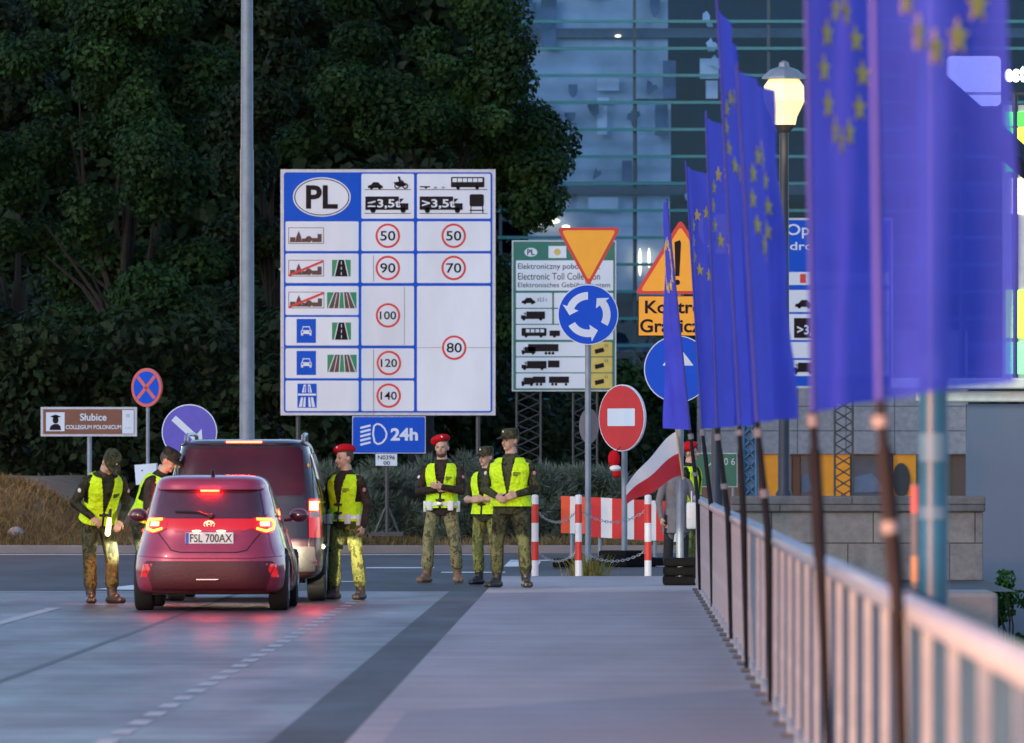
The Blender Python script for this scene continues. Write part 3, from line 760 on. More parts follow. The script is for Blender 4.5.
pl = MB().box(-.26,.26,yp,yp+.04,.86,.975,None,.006).build('number_plate', PLATE, root)
root.location = ((243-VX)*Yv/F, Yv, 0)
# ---------------------------------------------------------------- signs
BLUE = mat('sign_blue', (.006,.075,.52), .5, var=.08, vs=2, spec=.12)
BLUE2 = mat('sign_blue_round', (.006,.075,.55), .5, var=.08, vs=2, spec=.12)
WHITE = mat('sign_white', (.56,.65,.77), .4, var=.10, vs=.9, scale=(1,1,.35), spec=.25)
FRAME = mat('sign_frame_grey', (.43,.48,.56), .45)
DARK = mat('sign_dark_print', (.012,.010,.014), .6, spec=.12)
BROWNP = mat('sign_brown_print', (.07,.03,.025), .5)
SRED = mat('sign_red', (.50,.015,.02), .4, var=.06)
SGREEN = mat('sign_green', (.0,.20,.09), .45)
SDGREEN = mat('sign_dark_green', (.012,.14,.11), .45, var=.08)
SYEL = mat('sign_amber', (.80,.36,.015), .45, var=.05, vs=4)
SPALEYEL = mat('sign_pale_yellow', (.50,.42,.10), .45)
SBROWN = mat('sign_brown', (.16,.06,.035), .5)
STEEL = mat('galvanised_steel', (.21,.25,.31), .5, metal=.25, var=.15, vs=5)
DSTEEL = mat('dark_steel', (.05,.055,.065), .5, metal=.4)
RUBBER = mat('black_rubber', (.006,.006,.007), .85, bmp=.4, bs=25, spec=.12)

def post(root, px, y0, y1, Y, w, m=STEEL, name='post', off=.06):
    a = at(px, y0, Y+off); b = at(px, y1, Y+off)
    return MB().tube([b, a], w*Y/F/2, 12).build(name, m, root, True)
def skyline(S, part, m, x0, y1, w, h, lay):
    k = w/35.
    S.rect(part, m, x0, y1-h*.42, x0+6*k, y1, lay); S.poly(part, m, [(x0+6*k,y1),(x0+7*k,y1-h*.5),(x0+9.5*k,y1-h*.98),(x0+12*k,y1-h*.5),(x0+13*k,y1)], lay)
    S.rect(part, m, x0+13*k, y1-h*.32, x0+18*k, y1, lay); S.disc(part, m, x0+20.5*k, y1-h*.25, 3.6*k, lay, h*.28, 16); S.rect(part, m, x0+24*k, y1-h*.36, x0+30*k, y1, lay); S.rect(part, m, x0+30*k, y1-h*.7, x0+34.5*k, y1, lay)
def town(S, n, x0, y0, x1, y1, crossed):
    S.rect('town_symbol#%d' % n, BROWNP, x0, y0, x1, y1, 2); S.rect('town_ground#%d' % n, WHITE, x0+.6, y0+.6, x1-.6, y1-.6, 3)
    skyline(S, 'skyline#%d' % n, BROWNP, x0+1.6, y1-1.6, x1-x0-3.4, (y1-y0)*.72, 4)
    if crossed: S.line('red_bar#%d' % n, SRED, x0+.8, y1-1.2, x1-.8, y0+1.2, 2.2, 5)
def roadsym(S, n, x0, y0, x1, y1, lanes, wide=True):
    S.rect('road_symbol#%d' % n, SGREEN, x0, y0, x1, y1, 2); c = (x0+x1)/2; w = x1-x0
    if lanes == 1:
        S.poly('carriageway#%d' % n, DARK, [(c-w*.17,y0),(c+w*.17,y0),(c+w*.36,y1),(c-w*.36,y1)], 3)
        for sg in (-1, 1): S.line('lane_line#%d' % n, WHITE, c+sg*w*.17, y0, c+sg*w*.37, y1, .9, 4)
        for t in (.1,.42,.74): S.line('lane_line#%d' % n, WHITE, c, y0+(y1-y0)*t, c, y0+(y1-y0)*(t+.18), .7, 4)
    else:
        for sg in (-1, 1):
            S.poly('carriageway#%d' % n, BROWNP, [(c+sg*w*.07,y0),(c+sg*w*.24,y0),(c+sg*w*.44,y1),(c+sg*w*.12,y1)], 3)
            S.line('lane_line#%d' % n, WHITE, c+sg*w*.06, y0, c+sg*w*.10, y1, .8, 4); S.line('lane_line#%d' % n, WHITE, c+sg*w*.25, y0, c+sg*w*.46, y1, .8, 4)
            S.line('lane_line#%d' % n, WHITE, c+sg*w*.16, y0+1, c+sg*w*.27, y1, .6, 4)
def carsym(S, n, x0, y0, x1, y1):
    S.rect('car_symbol#%d' % n, BLUE, x0, y0, x1, y1, 2); cx = (x0+x1)/2; cy = (y0+y1)/2
    S.rect('car_figure#%d' % n, WHITE, cx-5.4, cy-.6, cx+5.4, cy+3, 3, .8); S.poly('car_figure#%d' % n, WHITE, [(cx-3.4,cy-4.6),(cx+3.4,cy-4.6),(cx+4.6,cy-.4),(cx-4.6,cy-.4)], 3)
    S.poly('car_window#%d' % n, BLUE, [(cx-2.9,cy-3.7),(cx+2.9,cy-3.7),(cx+3.6,cy-.9),(cx-3.6,cy-.9)], 4)
    for sg in (-1, 1): S.rect('car_figure#%d' % n, WHITE, cx+sg*4.2-1, cy+3, cx+sg*4.2+1, cy+4.6, 3); S.disc('car_window#%d' % n, BLUE, cx+sg*3.8, cy+1, .9, 4, n=10)
def side_car(S, part, x, y, w):
    S.poly(part, DARK, [(x,y-w*.06),(x+w*.02,y-w*.22),(x+w*.2,y-w*.27),(x+w*.36,y-w*.45),(x+w*.68,y-w*.45),(x+w*.85,y-w*.27),(x+w*.98,y-w*.2),(x+w,y-w*.06)], 3)
    for t in (.24,.78): S.disc(part, DARK, x+w*t, y-w*.07, w*.1, 3, n=12)
def lorry(S, part, x, y, w, h, flip=False, m=DARK, lay=3):
    f = (lambda q: x+w*(1-q)) if flip else (lambda q: x+w*q)
    r = lambda a, b, c, d: S.rect(part, m, min(f(a),f(b)), y-h*d, max(f(a),f(b)), y-h*c, lay)
    r(0,.78,.16,.95); r(.80,1.,.16,.55); S.poly(part, m, [(f(.80),y-h*.55),(f(.90),y-h*.82),(f(.80),y-h*.82)], lay); r(.78,.82,.16,.4)
    for t in (.18,.88): S.disc(part, m, f(t), y-h*.14, h*.16, lay, n=14)
def roundel(S, n, cx, cy, t):
    S.disc('speed_limit#%d' % n, SRED, cx, cy, 12.3, 2); S.disc('roundel_face#%d' % n, WHITE, cx, cy, 10.1, 3)
    w = 15.2 if len(t) == 2 else 16.4; h = 9.8 if len(t) == 2 else 8.2
    S.text('number#%d' % n, DARK, t, cx-w/2, cy-h/2, cx+w/2, cy+h/2, 4, .012)

# -- big speed limit board
Y = 165; S = Sign(Y)
root = thing('speed_limit_board', 'huge blue and white PL board listing national speed limits, above the van', 'road sign', at(388, 535, Y))
S.rect('panel', FRAME, 280.5, 169.3, 495.5, 415.3, 0); S.rect('blue_field', BLUE, 283.8, 172.3, 492.3, 412.6, 1, 3)
for a in [(361.4,173.8,414,218.6),(417,173.8,490.5,218.6)]+[(x0,y0,x1,y1) for x0,x1 in ((285.5,358.6),(361.4,414),(417,490.5)) for y0,y1 in ((221.4,251),(253.5,283))]+[
      (285.5,286,358.6,315),(285.5,317,358.6,345.5),(285.5,348.4,358.6,378.2),(285.5,380.6,358.6,411),(361.4,286,414,345.5),(361.4,348.4,414,378.2),(361.4,380.6,414,411),(417,286,490.5,411)]:
    S.rect('white_cells', WHITE, *a, 2-.5, 1.5)
S.disc('country_oval', WHITE, 321.8, 197, 28.9, 2, 19.7); S.ring('country_oval_line', DARK, 321.8, 197, 26.6, 27.6, 3, 17.6, 18.5); S.text('lettering', DARK, 'PL', 306, 185.2, 337.8, 208.8, 3, .03)
for n, (x, y, t) in enumerate([(387.8,235.8,'50'),(387.8,268,'90'),(388,315.4,'100'),(388.9,363,'120'),(388.7,395.7,'140'),(453.7,235.8,'50'),(453.7,268,'70'),(454.2,347.7,'80')]): roundel(S, n, x, y, t)
town(S, 1, 288.4,227.5,323.9,243.8,False); town(S, 2, 288.4,260,323.9,276.4,True); town(S, 3, 288.4,291.8,324.3,308.2,True)
roadsym(S, 1, 332,259.8,350.7,276.4,1); roadsym(S, 2, 327,292.2,356.5,308.2,2); roadsym(S, 3, 332,322.5,351,339.7,1); roadsym(S, 4, 327.4,354.7,356.7,372,2)
carsym(S, 1, 296.6,318.9,316,342.9); carsym(S, 2, 296.6,350.9,316,375)
S.rect('motorway_symbol', BLUE, 297.4,383.6,316.7,407.8, 2)
for sg in (-1, 1):
    S.poly('motorway_lanes', WHITE, [(307+sg*.9,384.5),(307+sg*3.2,384.5),(307+sg*8.2,407),(307+sg*1.6,407)], 3)
    S.line('motorway_lines', BLUE, 307+sg*2, 386, 307+sg*4.6, 407, .8, 4)
S.rect('motorway_bridge', BLUE, 298,392.6,316.2,397.2, 5); S.rect('motorway_bridge_deck', WHITE, 298,393.6,316.2,395.6, 6)
S.line('axle_lines', DARK, 364.5,189.6,411,189.6,.6,3); S.line('axle_lines', DARK, 364.5,213.4,411,213.4,.6,3); S.line('axle_lines', DARK, 419.5,189.6,487.5,189.6,.6,3); S.line('axle_lines', DARK, 419.5,213.4,487.5,213.4,.6,3)
side_car(S, 'car_figure', 367.8,189,15.2)
for cx in (397.2,405.2): S.ring('motorcycle_figure', DARK, cx, 186, 1.8, 3.0, 3, n=16)
S.poly('motorcycle_figure', DARK, [(393,182.5),(399,181.5),(403,181),(406.5,185.5),(401,187),(397,186)], 3); S.line('motorcycle_figure', DARK, 399.2,178.2,400,182,2,3); S.disc('motorcycle_figure', DARK, 399,177.6,1.3,3,n=10); S.line('motorcycle_figure', DARK, 399.5,179.3,403,181.3,.9,3)
lorry(S, 'lorry_figure', 365.3,212.6,43,17); S.text('lorry_lettering', WHITE, '≤3,5t', 367.8,199.2,400.5,208.8,5,.02)
lorry(S, 'lorry_figure#2', 419.6,212.6,43,17); S.text('lorry_lettering#2', WHITE, '>3,5t', 422,199.2,455,208.8,5,.02)
S.line('trailer_figure', DARK, 419.8,186.8,430,186.8,1.2,3); S.disc('trailer_figure', DARK, 426,187.6,1.2,3,n=10); side_car(S, 'car_figure#2', 432,189,14.5)
S.rect('bus_figure', DARK, 451,177,484.3,187.3,3,1)
for k in range(6): S.rect('bus_window', WHITE, 452.6+k*5.1,178.3,456.9+k*5.1,182,4)
for cx in (458,477): S.disc('bus_figure', DARK, cx,187.6,1.9,3,n=12)
S.rect('caravan_figure', DARK, 469.6,194.2,483.8,206.5,3,1.8); S.line('caravan_figure', DARK, 471,206,471,213,.9,3); S.line('caravan_figure', DARK, 482.6,206,482.6,213,.9,3); S.line('caravan_figure', DARK, 469.5,210.3,484,210.3,1.2,3)
SEAM = mat('panel_seam', (.12,.13,.17), .6)
S.rect('panel_seam', SEAM, 281,347.4,361,347.8,3); S.rect('panel_seam', SEAM, 415,347.4,441,347.8,3); S.rect('panel_seam', SEAM, 467,347.4,495,347.8,3); S.rect('panel_seam#2', SEAM, 373.3,256,373.7,282,3); S.rect('panel_seam#2', SEAM, 373.3,349,373.7,415,3); S.rect('panel_seam#2', SEAM, 404.2,287,404.5,345,3)
d = S.build(root)
for px in (298, 388, 478): post(root, px, 400 if px == 388 else 412, 548, Y, 4.2, DSTEEL, off=.12)
# -- 24 h headlights board and its kilometre plate
Y = 152.6; S = Sign(Y); root = thing('headlight_sign', 'blue 24h dipped headlights sign hung under the speed limit board', 'road sign', at(389, 453, Y))
S.rect('panel', FRAME, 352.2,416.3,425.6,453.4,0); S.rect('blue_field', BLUE, 352.9,417,424.9,452.7,1,1.5)
for k in range(5): S.line('headlight_symbol', WHITE, 360.3,428+k*4.2,370.6,425.4+k*4.2,2.1,2)
pts = [(374,426),(377,423.8),(380.5,424.6),(384.2,428),(386.6,433),(386,438),(382.5,442.5),(378,444.2),(374.6,442),(373,434)]
for a, b in zip(pts, pts[1:]+pts[:1]): S.line('headlight_symbol', WHITE, *a, *b, 1.8, 2)
S.text('lettering', WHITE, '24h', 390.6,428,418,440.6,2,.035); S.build(root)
post(root, 387, 420, 462, Y, 4, DSTEEL)
S = Sign(Y); root = thing('kilometre_plate', 'small white plate reading N0396 00 on the post under the 24h sign', 'plate', at(386.5, 466, Y))
S.rect('panel', WHITE, 375.6,453.9,397,465.7,0); S.text('lettering', DARK, 'N0396', 377.8,455.3,395,459.6,1,.012); S.text('lettering', DARK, '00', 383.5,461,390,464.8,1,.012); S.build(root)
post(root, 387, 462, 533, Y, 4, DSTEEL); b = at(387,533,Y+.06)
MB().box(b.x-.28,b.x+.28,b.y-.2,b.y+.2,b.z-.05,b.z+.02).build('base_plate', DSTEEL, root)
for sg in (-1, 1): MB().tube([b+Vector((sg*.2,0,0)), b+Vector((sg*.03,0,.42))], .02, 8).build('brace', DSTEEL, root)
# -- toll sign
Y = 180; S = Sign(Y); root = thing('toll_sign', 'dark green framed electronic toll notice on two lattice legs, behind the round blue sign', 'road sign', at(564, 545, Y))
S.rect('panel', FRAME, 511.9,240.3,616.2,391.3,0); S.rect('green_field', SDGREEN, 513.2,241.6,614.9,390,1,1)
S.disc('country_oval', WHITE, 530.9,252.2,6.4,2,4.4); S.text('oval_lettering', DARK, 'PL', 527.2,249.3,534.6,255,3,.02)
S.rect('emblem_plate', WHITE, 548.5,246,566.3,258,2); S.disc('emblem', SPALEYEL, 557.4,252,3.4,3,n=16)
S.rect('white_cells', WHITE, 516,260.4,613.2,290.6,2,1)
S.text('lettering', DARK, 'Elektroniczny pobór opłat', 518,263.4,600,270.8,3); S.text('lettering', DARK, 'Electronic Toll Collection', 518,272.8,600,279.8,3); S.text('lettering', DARK, 'Elektronisches Gebührensystem', 518,282.4,610,288.8,3)
rows = [(292.9,307.8),(308.9,323.8),(324.9,339.8),(342.1,356.3),(357.4,372.3),(373.4,388.3)]
for n, (y0, y1) in enumerate(rows):
    if n < 2: S.rect('white_cells', WHITE, 516,y0,552.2,y1,2,1); S.rect('white_cells', WHITE, 554,y0,613.2,y1,2,1)
    elif n == 2: S.rect('white_cells', WHITE, 516,y0,613.2,y1,2,1)
    else:
        S.rect('white_cells', WHITE, 516,y0,589,y1,2,1); S.rect('yellow_cells', SPALEYEL, 591,y0,612.2,y1,2,1)
        S.poly('box_figure', DARK, [(594.5,y0+7.5),(603.5,y0+5.3),(604.4,y0+9.6),(595.4,y0+11.8)],3)
        for q in range(2): S.line('wave_figure', BROWNP, 604.5+q*2,y0+2,606+q*2,y0+5,.6,3)
side_car(S, 'car_figure', 521.5,304,14); S.text('lettering', DARK, '≤3,5 t', 537,297.5,547,302,3)
lorry(S, 'lorry_figure', 521,320.5,24,9.5,True); S.rect('bus_figure', DARK, 521.5,328,546.5,336,3,1); S.rect('bus_figure', DARK, 549.5,330.5,560,336,3)
for k in range(4): S.rect('bus_window', WHITE, 526+k*4.8,329.2,529.6+k*4.8,332.4,4)
for cx in (526,541,554.5): S.disc('bus_figure', DARK, cx,336.2,1.5,3,n=10)
S.rect('lorry_figure#2', DARK, 528,344,558.5,351.4,3); lorry(S, 'lorry_figure#2', 521.5,354.5,14,8,True)
for cx in (546,549.5,553): S.disc('lorry_figure#2', DARK, cx,353.2,1.5,3,n=10)
lorry(S, 'lorry_figure#3', 521.5,370,25,9.5,True); S.rect('lorry_figure#3', DARK, 548,360.5,559.5,367.5,3)
lorry(S, 'lorry_figure#4', 521.5,386,12,9,True); S.rect('lorry_figure#4', DARK, 533,376.5,545.5,383,3); S.rect('lorry_figure#4', DARK, 549,376.5,569,383,3)
for cx in (537,541,552.5,556,566): S.disc('lorry_figure#4', DARK, cx,384.4,1.4,3,n=10)
S.build(root)
def lattice(root, px, w, y0, y1, Y, m, cell=11, name='lattice_leg', dep=.3, r=.02):
    b = MB(); h = w/2; a0, a1 = at(px-h,y0,Y), at(px+h,y1,Y)
    for x in (a0.x, a1.x):
        for yy in (0, dep): b.tube([(x,Y+.08+yy,a1.z),(x,Y+.08+yy,a0.z)], r, 8)
    n = max(2, int((y1-y0)/cell)); zs = [a0.z+(a1.z-a0.z)*i/n for i in range(n+1)]
    for i in range(n):
        for yy in (0, dep):
            b.tube([(a0.x,Y+.08+yy,zs[i]),(a1.x,Y+.08+yy,zs[i+1])], r*.6, 6); b.tube([(a1.x,Y+.08+yy,zs[i]),(a0.x,Y+.08+yy,zs[i+1])], r*.6, 6)
        for x in (a0.x, a1.x): b.tube([(x,Y+.08,zs[i]),(x,Y+.08+dep,zs[i+1])], r*.6, 6)
    return b.build(name, m, root)
for px in (528.5, 585): lattice(root, px, 24, 391, 546, Y, DSTEEL)
# -- roundabout and give way post
Y = 127; S = Sign(Y); root = thing('roundabout_sign', 'round blue roundabout sign under an amber give way triangle on a thin grey post', 'road sign', at(588, 572, Y))
def rtri(cx, pts, r):
    out = []
    n = len(pts)
    for i in range(n):
        p, a, b = Vector(pts[i]), Vector(pts[i-1]), Vector(pts[(i+1) % n]); u, v = (a-p).normalized(), (b-p).normalized()
        for t in (0,.25,.5,.75,1): q = p+u*r*(1-t)**2+v*r*t**2; out.append((q.x, q.y))
    return out
S.poly('yield_plate#', SRED, rtri(0, [(556.5,227.5),(621,227.5),(588.7,286.5)], 6), 0); S.poly('yield_face', SYEL, rtri(0, [(561.5,230.3),(616,230.3),(588.7,280.6)], 4), 1)
S.disc('round_plate', WHITE, 588,314.6,30.4,0); S.disc('blue_face', BLUE2, 588,314.6,29.4,1)
for k in range(3):
    a0 = 30+k*120; pts = []; ro, ri = 22.6, 15.0   # arc arrows running anticlockwise
    for t in range(9): w = R(a0-t*8.5); pts.append((588+ro*math.cos(w), 314.6+ro*math.sin(w)))
    we = R(a0-68); wt = R(a0-92)
    head = [(588+27.2*math.cos(we), 314.6+27.2*math.sin(we)), (588+18.6*math.cos(wt), 314.6+18.6*math.sin(wt)), (588+10.2*math.cos(we), 314.6+10.2*math.sin(we))]
    inn = []
    for t in range(9): w = R(a0-t*8.5); inn.append((588+ri*math.cos(w), 314.6+ri*math.sin(w)))
    S.poly('arrow', WHITE, pts+head+inn[::-1], 2)
S.build(root); post(root, 588, 232, 572, Y, 6, STEEL)
Mb = MB(); c = at(589,426,Y+.2); Mb.prism([(c.x+.14*math.cos(R(a*10)), c.z+.25*math.sin(R(a*10))) for a in range(36)], c.y, c.y+.03); Mb.build('sign_back', mat('sign_back_grey', (.12,.13,.17), .5), root)
# -- no entry
Y = 133; S = Sign(Y); root = thing('no_entry_sign', 'round red no entry sign turned slightly away, on a grey post with rubber feet', 'road sign', at(621.5, 567, Y))
S.disc('plate', WHITE, 621.5,418,33.5,0); S.disc('red_face', SRED, 621.5,418,32.5,1); S.rect('white_bar', WHITE, 601.5,408.5,641.5,426,2,1); S.build(root)
post(root, 621.5, 395, 567, Y, 6, STEEL); b = at(621.5,568,Y)
MB().box(b.x-.36,b.x+.36,b.y-.25,b.y+.4,0.0,.14,None,.03).box(b.x-.30,b.x+.30,b.y-.2,b.y+.34,.13,.24,None,.03).build('rubber_foot', RUBBER, root)
root.rotation_euler = (0,0,R(-47))
h = at(614,467,Y-.2); t = thing('plush_cap', 'red plush cap with a white trim hanging from the no entry post', 'plush toy', h)
MB().ell(h+Vector((0,0,.12)), (.09,.07,.13)).build('plush_body', REDBERET, t, True); MB().ell(h+Vector((.02,-.02,-.02)), (.085,.075,.05)).build('trim', WHITEP, t, True); MB().ell(h+Vector((.04,0,-.10)), (.065,.05,.06)).build('tip', REDBERET, t, True)
MB().tube([h+Vector((0,0,.2)), h+Vector((.10,.1,.3))], .008, 6).build('cord', BLACK, t)
# -- border control sign
Y = 107.3; S = Sign(Y); root = thing('border_control_sign', 'amber warning triangle with exclamation mark over a Kontrola Graniczna plate and a blue arrow disc', 'road sign', at(680, 585, Y))
S.poly('triangle_plate', SRED, rtri(0, [(680.5,219),(728,294),(634.5,294)], 6), 0); S.poly('amber_face', SYEL, rtri(0, [(680.5,226.5),(721.5,291),(640.5,291)], 4), 1)
S.poly('exclamation_mark', DARK, [(674.5,242),(680,240),(681,243),(679.3,276),(675.3,276)], 2); S.disc('exclamation_mark', DARK, 677.3,282.3,2.7,2,n=16)
S.rect('text_plate', DARK, 638,295.6,723,336.2,0); S.rect('text_ground', SYEL, 638.8,296.4,722.2,335.4,1)
S.text('lettering', DARK, 'Kontrola', 645,300.5,716,313.5,2,.02); S.text('lettering', DARK, 'Graniczna', 640,319,718,332.5,2,.02)
S.disc('round_plate', WHITE, 677.5,369,33.6,0); S.disc('blue_face', BLUE2, 677.5,369,32.6,1)
S.poly('arrow', WHITE, [(677.7,344.5),(693.5,365.5),(682,365.5),(682,394),(673.5,394),(673.5,365.5),(662.5,365.5)], 2); S.build(root)
post(root, 680, 230, 584, Y, 7.5, STEEL); b = at(680,585,Y)
for i, z in enumerate((.10,.21,.32)): MB().box(b.x-.205+.004*i,b.x+.205-.004*i,b.y-.02,b.y+.7,z,z+.105,None,.028).build('rubber_foot', RUBBER, root)
# Polish flag on that post
def flagcloth(f, nu, nv): return [[f(i/nu, j/nv) for i in range(nu+1)] for j in range(nv+1)]
def pf(u, v):
    a = at(677,431,Y-.05); b_ = at(681.5,475,Y-.05); c_ = at(626,487,Y-.25); d_ = at(626.5,505,Y-.25)
    top = a.lerp(c_, u); bot = b_.lerp(d_, u); p = top.lerp(bot, v)
    top_s = .05*math.sin(math.pi*u)
    return p+Vector((0, .06*math.sin(u*7+v*2)-.02, top_s*(1-v)+.02*math.sin(u*9)))
t = thing('polish_flag', 'small white and red flag fluttering from the post of the border control sign', 'flag', at(679,452,Y))
CL = {}
def clothmat(name, col, tr=.45, tp=0.):
    m, nt, b, out = nt_new(name); nt.nodes.remove(b)
    c = ramp(nt, noise_n(nt, coords(nt), 3, 4), [(.3, tuple(q*.88 for q in col)), (.7, tuple(min(1,q*1.08) for q in col))])
    d = nt.nodes.new('ShaderNodeBsdfDiffuse'); tl = nt.nodes.new('ShaderNodeBsdfTranslucent'); gl = nt.nodes.new('ShaderNodeBsdfGlossy'); gl.inputs['Roughness'].default_value = .5
    nt.links.new(c, d.inputs[0]); nt.links.new(c, tl.inputs[0]); gl.inputs[0].default_value = (.6,.6,.7,1)
    m1 = nt.nodes.new('ShaderNodeMixShader'); m1.inputs[0].default_value = tr; nt.links.new(d.outputs[0], m1.inputs[1]); nt.links.new(tl.outputs[0], m1.inputs[2])
    m2 = nt.nodes.new('ShaderNodeMixShader'); m2.inputs[0].default_value = .05; nt.links.new(m1.outputs[0], m2.inputs[1]); nt.links.new(gl.outputs[0], m2.inputs[2])
    last = m2
    if tp:
        tr_ = nt.nodes.new('ShaderNodeBsdfTransparent'); tr_.inputs[0].default_value = (*[min(1,q+.25) for q in col],1)
        m3 = nt.nodes.new('ShaderNodeMixShader'); m3.inputs[0].default_value = tp; nt.links.new(m2.outputs[0], m3.inputs[1]); nt.links.new(tr_.outputs[0], m3.inputs[2]); last = m3
    bn = nt.nodes.new('ShaderNodeBump'); bn.inputs['Strength'].default_value = .25; bn.inputs['Distance'].default_value = .01
    nt.links.new(noise_n(nt, coords(nt,'Object',(1,1,.25)), 14, 3), bn.inputs['Height']); nt.links.new(bn.outputs[0], d.inputs['Normal'])
    nt.links.new(last.outputs[0], out.inputs[0]); return m
MB().grid(flagcloth(lambda u, v: pf(u, v*.5), 24, 8)).build('white_half', clothmat('white_cloth', (.78,.78,.80)), t, True)
MB().grid(flagcloth(lambda u, v: pf(u, .5+v*.5), 24, 8)).build('red_half', clothmat('red_cloth', (.55,.02,.03)), t, True)
MB().tube([at(676,428,Y-.06), at(683,480,Y-.06)], .012, 8).build('stick', mat('wood_stick', (.35,.25,.14), .6), t)
# -- left hand signs
Y = 150; S = Sign(Y); root = thing('direction_sign', 'brown sign reading Słubice Collegium Polonicum on one post', 'road sign', at(89.5, 540, Y))
S.rect('panel', FRAME, 40.7,407,136.9,436.3,0); S.rect('brown_field', SBROWN, 43.2,409.2,134.4,434.1,1)
S.rect('pictogram', WHITE, 46,412.3,64.6,431.2,2); S.poly('graduate_figure', DARK, [(49.5,430),(50.5,426),(54,424),(58,424),(60.3,426),(61.2,430)],3); S.disc('graduate_figure', DARK, 55.6,420,3,3,3.6,16); S.poly('graduate_figure', DARK, [(50,416.6),(55.6,414.4),(61,416.6),(55.6,418.6)],3)
S.text('lettering', WHITE, 'Słubice', 80,413.4,106.6,420.8,2,.02); S.text('lettering', WHITE, 'COLLEGIUM POLONICUM', 65.8,425,121.4,429.2,2,.02)
S.rect('paper_patch', WHITE, 122.3,410,133.8,433.6,2); S.disc('faded_mark', FRAME, 128,415.5,2,3,n=12); S.line('faded_mark', FRAME, 125,428,131,428,1,3); S.build(root)
post(root, 89.5, 434, 546, Y, 4.6, STEEL)
Y = 148; S = Sign(Y); root = thing('no_stopping_sign', 'round blue no stopping sign with red cross, above a white plate on the same post', 'road sign', at(146.3, 545, Y))
S.disc('plate', mat('sign_pale_red', (.55,.10,.09), .45), 146.3,387.5,19.4,0); S.disc('blue_face', BLUE2, 146.3,387.5,16.2,1)
for a, b in (((-11,-11),(11,11)),((11,-11),(-11,11))): S.line('red_cross', mat('sign_pale_red', None), 146.3+a[0],387.5+a[1],146.3+b[0],387.5+b[1],3.6,2)
S.build(root); post(root, 145.5, 380, 552, Y, 3.6, STEEL)
S = Sign(Y); S.poly('lower_plate', WHITE, [(131,465),(159,463.2),(159.5,483),(133,485)],0); S.disc('plate_mark', DARK, 141,470.5,.9,1,n=10); S.build(root); root.rotation_euler = (0,0,R(-36))
Y = 135; S = Sign(Y); root = thing('keep_right_sign', 'round blue sign with a white arrow pointing down right, partly behind the van', 'road sign', at(189.4, 560, Y))
S.disc('plate', WHITE, 189.4,432,27.8,0); S.disc('blue_face', mat('sign_violet_blue', (.05,.06,.48), .4), 189.4,432,26.7,1)
S.line('arrow', WHITE, 173.6,418,195,437.4,6.6,2); S.poly('arrow', WHITE, [(203,444.5),(201.6,428.8),(187,445)],3); S.build(root); post(root, 189.4, 425, 562, Y, 5, STEEL)
# -- sign at the far right, mostly behind the flags
Y = 180; S = Sign(Y); root = thing('toll_payment_sign', 'tall blue and white toll payment notice on a lattice leg, seen between the large flags', 'road sign', at(843, 545, Y))
S.rect('panel', FRAME, 775,218,893,388,0); S.rect('blue_field', BLUE, 777,220,891,386,1)
S.text('lettering', WHITE, 'Opłata', 786.5,224,836,238.5,2,.01); S.text('lettering', WHITE, 'drogowa', 770+20,242,850,252.5,2,.01)
for y0, y1 in ((272,285),(290,312),(314,340),(342,358),(360,376)): S.rect('white_cells', WHITE, 780,y0,889,y1,2)
S.rect('emblem', SRED, 800,274,806,283,3); side_car(S, 'car_figure', 795,308,18); S.rect('dark_field', DARK, 794,318,822,338,3); S.text('dark_lettering', WHITE, '>3,5', 797,330-5,818,336,4,.02); lorry(S, 'lorry_figure', 793,374,22,12,True); S.build(root)
lattice(root, 844, 18, 388, 545, Y, DSTEEL)
Y = 160; S = Sign(Y); root = thing('green_sign', 'green direction board low behind the railing end', 'road sign', at(714, 500, Y))
S.rect('panel', FRAME, 690,453,737.5,487,0); S.rect('green_field', mat('board_green', (.01,.12,.075), .45), 690.8,453.8,736.7,486.2,1)
S.text('lettering', FRAME, '0 6', 724,458,735,465,2); S.line('lettering', FRAME, 708,466,716,459,1.2,2); S.line('lettering', FRAME, 712,480,718,472,1.2,2); S.build(root)
for px in (697, 733): post(root, px, 480, 548, Y, 3, STEEL)
ASSUMED_LAMPW = 27000  # power of the assumed lamp added out of view on the bridge
# ---------------------------------------------------------------- ground, road, pavement
def asphalt(name, col, rough=(.42,.62), stripes=0., var=.25, bm=.25, spec=.3):
    m, nt, b, out = nt_new(name); v = coords(nt)
    big = noise_n(nt, coords(nt,'Object',(.5,.06,1)), 1.0, 5, .6); fine = noise_n(nt, v, 60, 2)
    c = ramp(nt, big, [(.3, tuple(q*(1-var) for q in col)), (.7, tuple(q*(1+var) for q in col))])
    c = mixc(nt, .35, c, ramp(nt, fine, [(.3,(.55,)*3),(.7,(1.4,)*3)]), 'MULTIPLY')
    if stripes:
        lines = ramp(nt, noise_n(nt, coords(nt,'Object',(.15,2.2,1)), 1.0, 4, .7), [(.4,(1-stripes,)*3),(.6,(1+stripes*.6,)*3)]); c = mixc(nt, 1., c, lines, 'MULTIPLY')
    nt.links.new(c, b.inputs['Base Color'])
    nt.links.new(ramp(nt, noise_n(nt, coords(nt,'Object',(.6,.12,1)), 1.3, 5), [(.3,(rough[0],)*3),(.7,(rough[1],)*3)]), b.inputs['Roughness']); b.inputs['Specular IOR Level'].default_value = spec
    bump(nt, b, fine, bm, .004); return m
ROAD = asphalt('road_concrete', (.135,.090,.100), (.29,.48), .5, .36, .25, .2)
DASPH = asphalt('dark_asphalt', (.050,.052,.058), (.55,.75), .12)
GUT = asphalt('gutter_asphalt', (.062,.055,.058), (.5,.7), .1)
PAVE = asphalt('pavement_screed', (.335,.300,.315), (.6,.8), .16, .22)
